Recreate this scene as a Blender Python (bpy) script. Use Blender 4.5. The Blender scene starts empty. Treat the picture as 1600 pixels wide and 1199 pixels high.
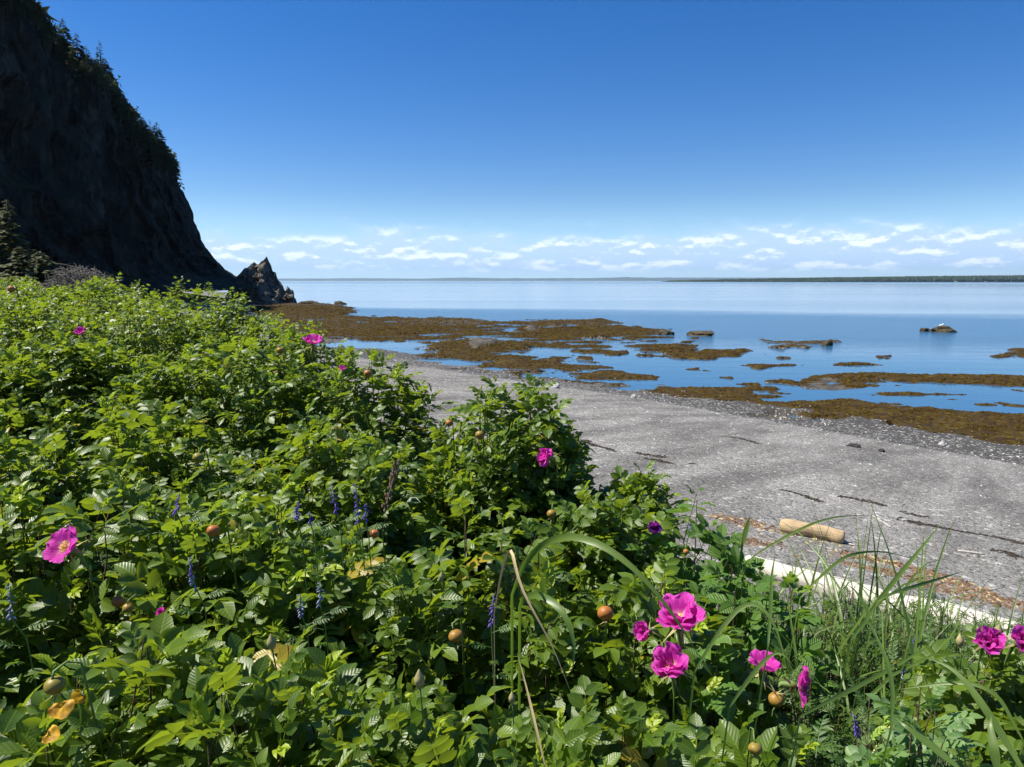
import bpy, math
import numpy as np
from mathutils import Matrix, Vector

R = math.radians
rng = np.random.default_rng(11)
sc = bpy.context.scene
COL = sc.collection

# ------------------------------------------------------------------ camera
F = 1110.0                      # focal length in photo pixels (1600 x 1199)
PITCH = R(8.25)
CAMZ = 4.6                      # metres above low-tide sea level
cd = bpy.data.cameras.new('camera')
cd.sensor_width = 36.0
cd.lens = 36.0 * F / 1600.0
cd.clip_start = 0.05
cd.clip_end = 80000
cam = bpy.data.objects.new('camera', cd)
cam.location = (0, 0, CAMZ)
cam.rotation_euler = (R(90) - PITCH, 0, 0)
COL.objects.link(cam)
sc.camera = cam

# ------------------------------------------------------------------ sun + sky
SUN_EL, SUN_AZ = R(55), R(-84)          # azimuth measured from +Y, negative = left
sd = Vector((math.sin(SUN_AZ) * math.cos(SUN_EL), math.cos(SUN_AZ) * math.cos(SUN_EL), math.sin(SUN_EL)))
sl = bpy.data.lights.new('sun', 'SUN')
sl.energy = 5.0
sl.angle = R(0.53)
sl.color = (1.0, 0.945, 0.84)
so = bpy.data.objects.new('sun', sl)
so.rotation_euler = sd.to_track_quat('Z', 'Y').to_euler()
so.location = (-40, 20, 80)
COL.objects.link(so)

sc.view_settings.view_transform = 'Standard'
sc.view_settings.look = 'None'
sc.view_settings.exposure = 0.8
sc.view_settings.gamma = 1.0
sc.render.engine = 'CYCLES'
cy = sc.cycles
cy.use_denoising = True
cy.max_bounces = 7
cy.diffuse_bounces = 3
cy.glossy_bounces = 3
cy.transmission_bounces = 4
cy.transparent_max_bounces = 6
cy.sample_clamp_indirect = 6
cy.caustics_reflective = False
cy.caustics_refractive = False


class NT:
    """tiny node-tree helper"""
    def __init__(s, tree):
        s.t = tree
        tree.nodes.clear()

    def n(s, typ, props=None, **inp):
        nd = s.t.nodes.new(typ)
        for k, v in (props or {}).items():
            setattr(nd, k, v)
        for k, v in inp.items():
            key = int(k[1:]) if k[0] == 'i' and k[1:].isdigit() else k.replace('_', ' ')
            s.set(nd.inputs[key], v)
        return nd

    def set(s, sock, v):
        if isinstance(v, bpy.types.Node):
            v = v.outputs[0]
        if isinstance(v, bpy.types.NodeSocket):
            s.t.links.new(v, sock)
        else:
            if hasattr(sock, 'default_value') and not isinstance(v, (int, float)) and len(v) == 3 and sock.type == 'RGBA':
                v = (*v, 1.0)
            sock.default_value = v

    def m(s, op, a, b=0.0, c=0.0, clamp=False):
        return s.n('ShaderNodeMath', {'operation': op, 'use_clamp': clamp}, i0=a, i1=b, i2=c).outputs[0]

    def vm(s, op, a, b=(0, 0, 0)):
        return s.n('ShaderNodeVectorMath', {'operation': op}, i0=a, i1=b)

    def mix(s, fac, a, b, blend='MIX'):
        nd = s.n('ShaderNodeMix', {'data_type': 'RGBA', 'blend_type': blend})
        s.set(nd.inputs[0], fac)
        s.set(nd.inputs[6], a)
        s.set(nd.inputs[7], b)
        return nd.outputs[2]

    def mapr(s, v, a, b, c=0.0, d=1.0, smooth=True):
        return s.n('ShaderNodeMapRange', {'interpolation_type': 'SMOOTHSTEP' if smooth else 'LINEAR'},
                   i0=v, i1=a, i2=b, i3=c, i4=d).outputs[0]

    def noise(s, vec, scale, detail=4.0, rough=0.55, dim='3D'):
        return s.n('ShaderNodeTexNoise', {'noise_dimensions': dim}, Vector=vec, Scale=scale, Detail=detail, Roughness=rough).outputs[0]

    def attr(s, name):
        return s.n('ShaderNodeAttribute', {'attribute_name': name})


world = bpy.data.worlds.new('World')
sc.world = world
world.use_nodes = True
w = NT(world.node_tree)
sky = w.n('ShaderNodeTexSky', {'sky_type': 'NISHITA', 'sun_disc': False, 'sun_elevation': SUN_EL,
                               'sun_rotation': SUN_AZ, 'altitude': 1200.0, 'air_density': 1.0,
                               'dust_density': 0.0, 'ozone_density': 3.2})
tc = w.n('ShaderNodeTexCoord')
sep = w.n('ShaderNodeSeparateXYZ', None, Vector=tc.outputs['Generated'])
az = w.m('ARCTAN2', sep.outputs[0], sep.outputs[1])
el = w.m('ARCSINE', sep.outputs[2])


def cloudn(dv, su, sv, seed, scale, det):
    cb = w.n('ShaderNodeCombineXYZ', None, X=w.m('MULTIPLY', az, su),
             Y=w.m('MULTIPLY', w.m('ADD', el, dv), sv), Z=seed)
    return w.noise(cb, scale, det, 0.58)


# cumulus rows with flat bases, and thin grey streaks, all round the horizon
cn = cloudn(0.0, 21.0, 52.0, 3.1, 1.0, 9.0)
cn2 = cloudn(0.006, 21.0, 52.0, 3.1, 1.0, 9.0)
big = cloudn(0.0, 5.0, 22.0, 8.3, 1.0, 3.0)
hgt_ = cloudn(0.0, 3.2, 0.0, 5.7, 1.0, 3.0)
topel = w.m('ADD', R(2.2), w.m('MULTIPLY', hgt_, R(3.4)))          # ragged top of the bank
rel = w.m('DIVIDE', el, topel)
band = w.m('MULTIPLY', w.mapr(el, R(0.15), R(1.1)), w.mapr(rel, 0.65, 1.12, 1.0, 0.0))
dens = w.m('ADD', w.m('ADD', cn, w.m('MULTIPLY', big, 0.45)), w.m('MULTIPLY', band, 0.30))
calpha = w.m('MULTIPLY', w.mapr(dens, 0.62, 1.04), w.mapr(el, R(0.2), R(1.2)))
calpha = w.m('MULTIPLY', calpha, w.m('ADD', 0.28, w.m('MULTIPLY', band, 0.68)))
calpha = w.m('MULTIPLY', calpha, w.mapr(el, R(3.9), R(5.2), 1.0, 0.0))
lit = w.mapr(w.m('SUBTRACT', cn, cn2), -0.02, 0.13)
lit = w.m('MULTIPLY', lit, w.mapr(dens, 0.8, 1.08))
ccol = w.mix(lit, (4.9, 6.5, 8.9), (8.9, 9.7, 10.8))
hz = w.mapr(el, R(0.0), R(7.0), 1.0, 0.0)
hsv = w.n('ShaderNodeHueSaturation', None, Hue=0.511, Saturation=1.38, Value=1.0, Color=sky.outputs[0])
skyc = w.mix(w.m('MULTIPLY', hz, 0.55), hsv.outputs[0], (3.9, 7.4, 11.4))
skyc = w.mix(calpha, skyc, ccol)
bg = w.n('ShaderNodeBackground', None, Color=skyc, Strength=0.075)
w.n('ShaderNodeOutputWorld', None, Surface=bg.outputs[0])

# ------------------------------------------------------------------ numeric helpers
cP, sP = math.cos(PITCH), math.sin(PITCH)


def ray(px, py):
    xc = (px - 800.0) / F
    yc = -(py - 599.5) / F
    return np.array([xc, cP + sP * yc, -sP + cP * yc])


def at_z(px, py, z):
    r = ray(px, py)
    t = (z - CAMZ) / r[2]
    return np.array([0, 0, CAMZ]) + r * t


def at_y(px, py, y):
    r = ray(px, py)
    return np.array([0, 0, CAMZ]) + r * (y / r[1])


def project(p):
    p = np.asarray(p, float)
    x, y, z = p[..., 0], p[..., 1], p[..., 2] - CAMZ
    f = y * cP - z * sP
    u = y * sP + z * cP
    f = np.where(np.abs(f) < 1e-3, 1e-3, f)
    return 800 + F * x / f, 599.5 - F * u / f, f


def _h(ix, iy, iz, seed):
    n = (ix.astype(np.int64) * 374761393 + iy.astype(np.int64) * 668265263 + iz.astype(np.int64) * 2147483647 + seed * 1274126177)
    n = (n ^ (n >> 13)) * 1274126177
    n = n & 0x7fffffff
    n = (n ^ (n >> 16)) & 0xffff
    return n / 65535.0


def vnoise(x, y, z=0.0, seed=0):
    x, y, z = np.broadcast_arrays(np.asarray(x, float), np.asarray(y, float), np.asarray(z, float))
    xi, yi, zi = np.floor(x), np.floor(y), np.floor(z)
    fx, fy, fz = x - xi, y - yi, z - zi
    fx, fy, fz = [f * f * f * (f * (f * 6 - 15) + 10) for f in (fx, fy, fz)]
    r = 0
    for a in (0, 1):
        for b in (0, 1):
            for c in (0, 1):
                wgt = (fx if a else 1 - fx) * (fy if b else 1 - fy) * (fz if c else 1 - fz)
                r = r + wgt * _h(xi + a, yi + b, zi + c, seed)
    return r * 2 - 1


def fbm(x, y, z=0.0, oct=4, seed=0, gain=0.5):
    r, a, f = 0, 1.0, 1.0
    for o in range(oct):
        r = r + a * vnoise(np.asarray(x) * f + 17.3 * o, np.asarray(y) * f - 9.1 * o, np.asarray(z) * f + 4.7 * o, seed + o)
        a *= gain
        f *= 2.03
    return r


def sstep(x, a, b):
    t = np.clip((x - a) / (b - a), 0, 1)
    return t * t * (3 - 2 * t)


def norm(v):
    v = np.asarray(v, float)
    return v / (np.linalg.norm(v, axis=-1, keepdims=True) + 1e-12)


def cells(x, y, z, size, seed):
    """blocky fracture noise: one random offset per irregular cell, with a tilt inside the cell"""
    p = np.stack([np.ravel(x), np.ravel(y), np.ravel(z)], -1) / size
    b = np.floor(p)
    best = np.full(len(p), 1e9)
    val = np.zeros(len(p))
    for i in (-1, 0, 1):
        for j in (-1, 0, 1):
            for k in (-1, 0, 1):
                c = b + (i, j, k)
                h = [_h(c[:, 0], c[:, 1], c[:, 2], seed + q) for q in range(6)]
                d = p - (c + np.stack(h[:3], -1))
                dd = (d * d).sum(1)
                v = (h[3] - .5) * 2 + (h[4] - .5) * 1.6 * d[:, 1] + (h[5] - .5) * 1.6 * d[:, 2]
                m = dd < best
                best = np.where(m, dd, best)
                val = np.where(m, v, val)
    return val.reshape(np.shape(x))


# ------------------------------------------------------------------ mesh helpers
def mk_mesh(name, V, Fc, mat=None, attrs=None, uv=None, smooth=True, mats=None, mat_idx=None):
    V = np.asarray(V, np.float32).reshape(-1, 3)
    Fc = np.asarray(Fc, np.int32)
    k = Fc.shape[1]
    me = bpy.data.meshes.new(name)
    me.vertices.add(len(V))
    me.vertices.foreach_set('co', V.ravel())
    me.loops.add(Fc.size)
    me.loops.foreach_set('vertex_index', Fc.ravel())
    me.polygons.add(len(Fc))
    me.polygons.foreach_set('loop_start', np.arange(0, Fc.size, k, dtype=np.int32))
    me.polygons.foreach_set('use_smooth', np.full(len(Fc), smooth, dtype=bool))
    if uv is not None:
        l = me.uv_layers.new(name='UVMap')
        l.data.foreach_set('uv', np.asarray(uv, np.float32).reshape(-1, 2)[Fc.ravel()].ravel())
    for an, av in (attrs or {}).items():
        a = me.attributes.new(an, 'FLOAT', 'POINT')
        a.data.foreach_set('value', np.asarray(av, np.float32).ravel())
    for m_ in (mats or ([mat] if mat else [])):
        me.materials.append(m_)
    if mat_idx is not None:
        me.polygons.foreach_set('material_index', np.asarray(mat_idx, np.int32))
    me.update(calc_edges=True)
    me.validate()
    return me


def link(name, me, parent=None, loc=None, basis=None):
    o = bpy.data.objects.new(name, me)
    if parent is not None:
        o.parent = parent
    if basis is not None:
        o.matrix_basis = basis
    elif loc is not None:
        o.location = loc
    COL.objects.link(o)
    return o


def tag(o, label=None, cat=None, group=None, kind=None):
    if label:
        o['label'] = label
    if cat:
        o['category'] = cat
    if group:
        o['group'] = group
    if kind:
        o['kind'] = kind
    return o


def thing(name, label, cat, loc, group=None):
    o = bpy.data.objects.new(name, None)
    o.empty_display_size = 0.1
    o.location = [float(c) for c in loc]
    COL.objects.link(o)
    return tag(o, label, cat, group)


class Acc:
    def __init__(s):
        s.V, s.F, s.UV, s.A, s.n = [], [], [], {}, 0

    def add(s, V, Fc, uv=None, **attrs):
        V = np.asarray(V, float).reshape(-1, 3)
        s.V.append(V)
        s.F.append(np.asarray(Fc) + s.n)
        s.UV.append(np.zeros((len(V), 2)) if uv is None else np.asarray(uv, float))
        for k, v in attrs.items():
            s.A.setdefault(k, []).append(np.broadcast_to(np.asarray(v, float), (len(V),)))
        s.n += len(V)

    def mesh(s, name, mat, smooth=True, off=None):
        V = np.concatenate(s.V)
        if off is not None:
            V = V - np.asarray(off)
        return mk_mesh(name, V, np.concatenate(s.F), mat, {k: np.concatenate(v) for k, v in s.A.items()},
                       np.concatenate(s.UV), smooth)


def grid_faces(nu, nv, wrap=False):
    a = np.arange(nu * nv).reshape(nu, nv)
    b = np.concatenate([a, a[:1]], 0) if wrap else a
    p, q, r_, t_ = b[:-1, :-1], b[1:, :-1], b[1:, 1:], b[:-1, 1:]
    return np.concatenate([np.stack([p, q, r_], -1).reshape(-1, 3), np.stack([p, r_, t_], -1).reshape(-1, 3)])


def frame(y, zhint):
    y = norm(y)
    x = norm(np.cross(y, zhint))
    z = np.cross(x, y)
    return np.stack([x, y, z], -1)         # columns


def tube(path, rad, sides=6, cap=True):
    path = np.asarray(path, float)
    n = len(path)
    rad = np.broadcast_to(np.asarray(rad, float), (n,))
    tg = norm(np.gradient(path, axis=0))
    ref = np.array([0.31, 0.12, 0.94])
    if abs(tg[0] @ norm(ref)) > 0.9:
        ref = np.array([1.0, 0.1, 0.05])
    u = norm(np.cross(tg, ref))
    v = np.cross(tg, u)
    a = np.linspace(0, 2 * math.pi, sides, endpoint=False)
    V = path[None] + (np.cos(a)[:, None, None] * u[None] + np.sin(a)[:, None, None] * v[None]) * rad[None, :, None]
    Fc = grid_faces(sides, n, wrap=True)[:, ::-1]
    V = V.reshape(-1, 3)
    uv = np.stack(np.meshgrid(np.linspace(0, 1, sides), np.linspace(0, 1, n), indexing='ij'), -1).reshape(-1, 2)
    if cap:
        V = np.concatenate([V, path[:1], path[-1:]])
        uv = np.concatenate([uv, [[0, 0], [0, 1]]])
        i0, i1 = len(V) - 2, len(V) - 1
        j = np.arange(sides)
        k = (j + 1) % sides
        Fc = np.concatenate([Fc, np.stack([np.full(sides, i0), j * n, k * n], -1),
                             np.stack([np.full(sides, i1), k * n + n - 1, j * n + n - 1], -1)])
    return V, Fc, uv


def mat4(Rm, p, s=1.0):
    M = Matrix.Identity(4)
    for i in range(3):
        for j in range(3):
            M[i][j] = float(Rm[i, j] * s)
        M[i][3] = float(p[i])
    return M


# ------------------------------------------------------------------ materials
def new_mat(name):
    m = bpy.data.materials.new(name)
    m.use_nodes = True
    return m, NT(m.node_tree)


def simple(name, col, rough=0.6, var=0.25, scale=8.0, bump=0.0, bscale=40.0, transl=0.0, tcol=None, spec=0.4):
    m, t = new_mat(name)
    geo = t.n('ShaderNodeNewGeometry')
    oi = t.n('ShaderNodeObjectInfo')
    nz = t.noise(geo.outputs['Position'], scale, 5)
    k = t.m('ADD', t.mapr(nz, 0.25, 0.75, 1 - var, 1 + var), t.m('MULTIPLY', t.m('SUBTRACT', oi.outputs['Random'], 0.5), var))
    c = t.vm('SCALE', col)
    t.set(c.inputs['Scale'], k)
    bs = t.n('ShaderNodeBsdfPrincipled', None, Base_Color=c.outputs[0], Roughness=rough)
    bs.inputs['Specular IOR Level'].default_value = spec
    if bump:
        bp = t.n('ShaderNodeBump', None, Strength=bump, Distance=0.02, Height=t.noise(geo.outputs['Position'], bscale, 5))
        t.set(bs.inputs['Normal'], bp.outputs[0])
    out = bs.outputs[0]
    if transl:
        tr = t.n('ShaderNodeBsdfTranslucent', None, Color=tcol or col)
        out = t.n('ShaderNodeMixShader', None, i0=transl, i1=bs.outputs[0], i2=tr.outputs[0]).outputs[0]
    t.n('ShaderNodeOutputMaterial', None, Surface=out)
    return m


def leaf_mat(name, dark, light, young, under, veins=7.0, rough=0.4, spec=0.5, trans=0.36, tcol=(0.22, 0.40, 0.03), bump=0.35):
    m, t = new_mat(name)
    oi = t.n('ShaderNodeObjectInfo')
    geo = t.n('ShaderNodeNewGeometry')
    r = t.m('FRACT', t.m('ADD', t.attr('rnd').outputs['Fac'], oi.outputs['Random']))
    y = t.attr('young').outputs['Fac']
    uv = t.n('ShaderNodeUVMap', {'uv_map': 'UVMap'})
    su = t.n('ShaderNodeSeparateXYZ', None, Vector=uv.outputs[0])
    au = t.m('ABSOLUTE', su.outputs[0])
    ph = t.m('SUBTRACT', t.m('MULTIPLY', su.outputs[1], veins), t.m('MULTIPLY', au, 2.3))
    vein = t.m('SINE', t.m('MULTIPLY', ph, 6.2832))
    mid = t.mapr(au, 0.0, 0.13, 1.0, 0.0)
    c = t.mix(r, dark, light)
    patch = t.noise(geo.outputs['Position'], 35.0, 3)
    c = t.mix(t.mapr(patch, 0.45, 0.75, 0.0, 0.45), c, light)
    c = t.mix(y, c, young)
    yel = t.m('MULTIPLY', t.m('GREATER_THAN', r, 0.990), 0.8)
    c = t.mix(yel, c, (0.38, 0.26, 0.02))
    blot = t.m('MULTIPLY', t.m('GREATER_THAN', t.noise(geo.outputs['Position'], 210.0, 2), 0.69), t.m('GREATER_THAN', t.m('FRACT', t.m('MULTIPLY', r, 7.3)), 0.6))
    c = t.mix(t.m('MULTIPLY', blot, 0.7), c, (0.16, 0.10, 0.03))
    vm_ = t.m('ADD', t.m('MULTIPLY', mid, 0.35), t.m('MULTIPLY', t.mapr(vein, 0.55, 1.0), 0.12))
    c = t.mix(vm_, c, t.mix(0.5, light, young))
    c = t.mix(t.m('MULTIPLY', geo.outputs['Backfacing'], 0.75), c, under)
    bs = t.n('ShaderNodeBsdfPrincipled', None, Base_Color=c, Roughness=rough)
    bs.inputs['Specular IOR Level'].default_value = spec
    hgt = t.m('SUBTRACT', t.m('MULTIPLY', vein, -0.5), t.m('MULTIPLY', mid, 1.2))
    bp = t.n('ShaderNodeBump', None, Strength=bump, Distance=0.0025, Height=hgt)
    t.set(bs.inputs['Normal'], bp.outputs[0])
    tr = t.n('ShaderNodeBsdfTranslucent', None, Color=t.mix(y, tcol, (0.42, 0.58, 0.03)))
    mx = t.n('ShaderNodeMixShader', None, i0=trans, i1=bs.outputs[0], i2=tr.outputs[0])
    t.n('ShaderNodeOutputMaterial', None, Surface=mx.outputs[0])
    return m


M_ROSE = leaf_mat('rose_leaf', (0.033, 0.078, 0.007), (0.114, 0.184, 0.015), (0.30, 0.38, 0.024), (0.11, 0.16, 0.05), trans=0.35, tcol=(0.34, 0.46, 0.02), bump=0.17, rough=0.42, spec=0.5)
M_RASP = leaf_mat('raspberry_leaf', (0.065, 0.150, 0.022), (0.11, 0.22, 0.03), (0.20, 0.32, 0.04), (0.20, 0.26, 0.16), veins=8, rough=0.55, bump=0.6)
M_PEA = leaf_mat('beach_pea_leaf', (0.10, 0.19, 0.065), (0.17, 0.28, 0.085), (0.28, 0.40, 0.06), (0.14, 0.22, 0.10), veins=3, rough=0.5, bump=0.08)
M_VETCH = leaf_mat('vetch_leaf', (0.045, 0.10, 0.022), (0.090, 0.16, 0.032), (0.16, 0.26, 0.05), (0.10, 0.16, 0.075), veins=2, rough=0.5, bump=0.05)
M_GRASS = leaf_mat('grass_blade', (0.060, 0.115, 0.022), (0.125, 0.190, 0.034), (0.20, 0.28, 0.04), (0.075, 0.14, 0.055), veins=0, rough=0.42, bump=0.0, trans=0.3)
M_STRAW = simple('dry_straw', (0.50, 0.38, 0.20), 0.7, 0.2, 20, transl=0.15)
M_CANE = simple('rose_cane', (0.115, 0.075, 0.042), 0.75, 0.35, 60, 0.3, 200)
M_GREENSTEM = simple('green_stem', (0.13, 0.20, 0.05), 0.6, 0.25, 50)


def petal_mat(name, base, mid, rim, tcol):
    m, t = new_mat(name)
    al, ac = t.attr('along').outputs['Fac'], t.attr('across').outputs['Fac']
    oi = t.n('ShaderNodeObjectInfo')
    cb = t.n('ShaderNodeCombineXYZ', None, X=t.m('MULTIPLY', ac, 7.0), Y=al, Z=t.m('MULTIPLY', oi.outputs['Random'], 9.0))
    vn = t.noise(cb, 2.2, 5, 0.6)
    c = t.mix(t.mapr(al, 0.12, 0.42), base, mid)
    c = t.mix(t.mapr(t.m('ADD', al, t.mapr(vn, 0.3, 0.7, -0.35, 0.35)), 0.6, 1.1), c, rim)
    c = t.mix(t.mapr(vn, 0.55, 0.75, 0.0, 0.35), c, rim)
    bs = t.n('ShaderNodeBsdfPrincipled', None, Base_Color=c, Roughness=0.65)
    bs.inputs['Specular IOR Level'].default_value = 0.2
    bp = t.n('ShaderNodeBump', None, Strength=0.45, Distance=0.004, Height=vn)
    t.set(bs.inputs['Normal'], bp.outputs[0])
    tr = t.n('ShaderNodeBsdfTranslucent', None, Color=tcol)
    mx = t.n('ShaderNodeMixShader', None, i0=0.4, i1=bs.outputs[0], i2=tr.outputs[0])
    t.n('ShaderNodeOutputMaterial', None, Surface=mx.outputs[0])
    return m


M_PETAL = petal_mat('rose_petal', (0.75, 0.45, 0.50), (0.56, 0.030, 0.36), (0.72, 0.11, 0.52), (0.85, 0.06, 0.55))
M_PETALDK = petal_mat('dark_rose_petal', (0.3, 0.1, 0.3), (0.15, 0.012, 0.20), (0.22, 0.03, 0.30), (0.4, 0.03, 0.4))
M_STAMEN = simple('stamen', (0.75, 0.50, 0.10), 0.7, 0.3, 150)
M_SEPAL = simple('sepal', (0.34, 0.30, 0.13), 0.7, 0.3, 80, transl=0.2)
M_VETCHFLOWER = simple('vetch_flower', (0.19, 0.10, 0.50), 0.6, 0.4, 120, transl=0.3, tcol=(0.35, 0.2, 0.8))
M_FADED = simple('faded_vetch_flower', (0.30, 0.33, 0.48), 0.7, 0.35, 120, transl=0.25)
M_DEAD = simple('dead_stalk', (0.23, 0.155, 0.10), 0.85, 0.4, 90)
M_YELLOW = simple('yellow_leaf', (0.60, 0.32, 0.012), 0.6, 0.6, 90, transl=0.3, tcol=(0.9, 0.5, 0.02))
M_GULL = simple('gull_feathers', (0.8, 0.8, 0.8), 0.7, 0.1, 8)


def hip_mat():
    m, t = new_mat('rose_hip_skin')
    tcn = t.n('ShaderNodeTexCoord')
    oi = t.n('ShaderNodeObjectInfo')
    nz = t.noise(tcn.outputs['Object'], 45.0, 3)
    f = t.m('ADD', t.mapr(nz, 0.35, 0.65), t.m('MULTIPLY', t.m('SUBTRACT', oi.outputs['Random'], 0.5), 0.9), clamp=True)
    c = t.mix(f, (0.17, 0.20, 0.03), (0.42, 0.115, 0.03))
    bs = t.n('ShaderNodeBsdfPrincipled', None, Base_Color=c, Roughness=0.45)
    bs.inputs['Specular IOR Level'].default_value = 0.3
    t.n('ShaderNodeOutputMaterial', None, Surface=bs.outputs[0])
    return m


M_HIP = hip_mat()


def rock_mat(name, c0, c1, c2, scale, bump, bs_dist=0.3, green=None):
    m, t = new_mat(name)
    geo = t.n('ShaderNodeNewGeometry')
    P = geo.outputs['Position']
    n1 = t.noise(P, scale, 9, 0.62)
    sv = t.vm('MULTIPLY', P, (1.0, 1.0, 0.35))
    n2 = t.noise(sv.outputs[0], scale * 4, 8, 0.65)
    vor = t.n('ShaderNodeTexVoronoi', {'feature': 'DISTANCE_TO_EDGE'}, Vector=sv.outputs[0], Scale=scale * 3).outputs[0]
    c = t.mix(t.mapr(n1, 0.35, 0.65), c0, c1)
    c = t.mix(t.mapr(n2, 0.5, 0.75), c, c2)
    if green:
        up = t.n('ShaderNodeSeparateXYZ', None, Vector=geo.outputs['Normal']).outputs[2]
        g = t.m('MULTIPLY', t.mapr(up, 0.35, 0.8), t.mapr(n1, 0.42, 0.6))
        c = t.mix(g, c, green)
    h = t.m('ADD', t.m('MULTIPLY', n2, 1.0), t.m('ADD', n1, t.m('MULTIPLY', t.mapr(vor, 0.0, 0.15), 0.3)))
    bs = t.n('ShaderNodeBsdfPrincipled', None, Base_Color=c, Roughness=0.9)
    bs.inputs['Specular IOR Level'].default_value = 0.1
    bp = t.n('ShaderNodeBump', None, Strength=bump, Distance=bs_dist, Height=h)
    t.set(bs.inputs['Normal'], bp.outputs[0])
    t.n('ShaderNodeOutputMaterial', None, Surface=bs.outputs[0])
    return m


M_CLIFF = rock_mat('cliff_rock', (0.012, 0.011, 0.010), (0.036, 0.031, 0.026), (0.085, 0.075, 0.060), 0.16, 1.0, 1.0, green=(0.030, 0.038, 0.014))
M_STACK = rock_mat('stack_rock', (0.085, 0.078, 0.064), (0.17, 0.155, 0.125), (0.30, 0.27, 0.21), 0.3, 1.0, 0.3)
M_ROCK = rock_mat('shore_rock', (0.045, 0.032, 0.014), (0.09, 0.075, 0.045), (0.15, 0.135, 0.10), 1.1, 0.8, 0.08)
M_PALE = rock_mat('pale_stone', (0.36, 0.35, 0.33), (0.48, 0.47, 0.44), (0.58, 0.57, 0.54), 6.0, 0.5, 0.02)
M_DARKSTONE = rock_mat('dark_stone', (0.03, 0.03, 0.03), (0.06, 0.055, 0.05), (0.1, 0.095, 0.09), 6.0, 0.5, 0.02)


def wood_mat(name, c0, c1, c2):
    m, t = new_mat(name)
    uv = t.n('ShaderNodeUVMap', {'uv_map': 'UVMap'})
    geo = t.n('ShaderNodeNewGeometry')
    sc_ = t.vm('MULTIPLY', uv.outputs[0], (14.0, 2.2, 1.0))
    g = t.noise(sc_.outputs[0], 2.2, 8, 0.62)
    g2 = t.noise(t.vm('MULTIPLY', uv.outputs[0], (40.0, 3.0, 1.0)).outputs[0], 2.0, 5)
    n = t.noise(geo.outputs['Position'], 5.0, 4)
    c = t.mix(t.mapr(g, 0.35, 0.65), c0, c1)
    c = t.mix(t.mapr(n, 0.5, 0.8, 0.0, 0.6), c, c2)
    crack = t.mapr(g2, 0.34, 0.43, 0.8, 0.0)
    c = t.mix(crack, c, (0.12, 0.09, 0.06))
    bs = t.n('ShaderNodeBsdfPrincipled', None, Base_Color=c, Roughness=0.8)
    bp = t.n('ShaderNodeBump', None, Strength=0.5, Distance=0.01, Height=t.m('ADD', g, g2))
    t.set(bs.inputs['Normal'], bp.outputs[0])
    t.n('ShaderNodeOutputMaterial', None, Surface=bs.outputs[0])
    return m


M_WOOD = wood_mat('driftwood', (0.36, 0.25, 0.135), (0.50, 0.37, 0.21), (0.56, 0.45, 0.28))
M_BLEACH = wood_mat('bleached_driftwood', (0.50, 0.46, 0.39), (0.66, 0.62, 0.54), (0.56, 0.52, 0.45))
M_TWIG = simple('grey_twigs', (0.17, 0.15, 0.125), 0.85, 0.35, 9)


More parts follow.
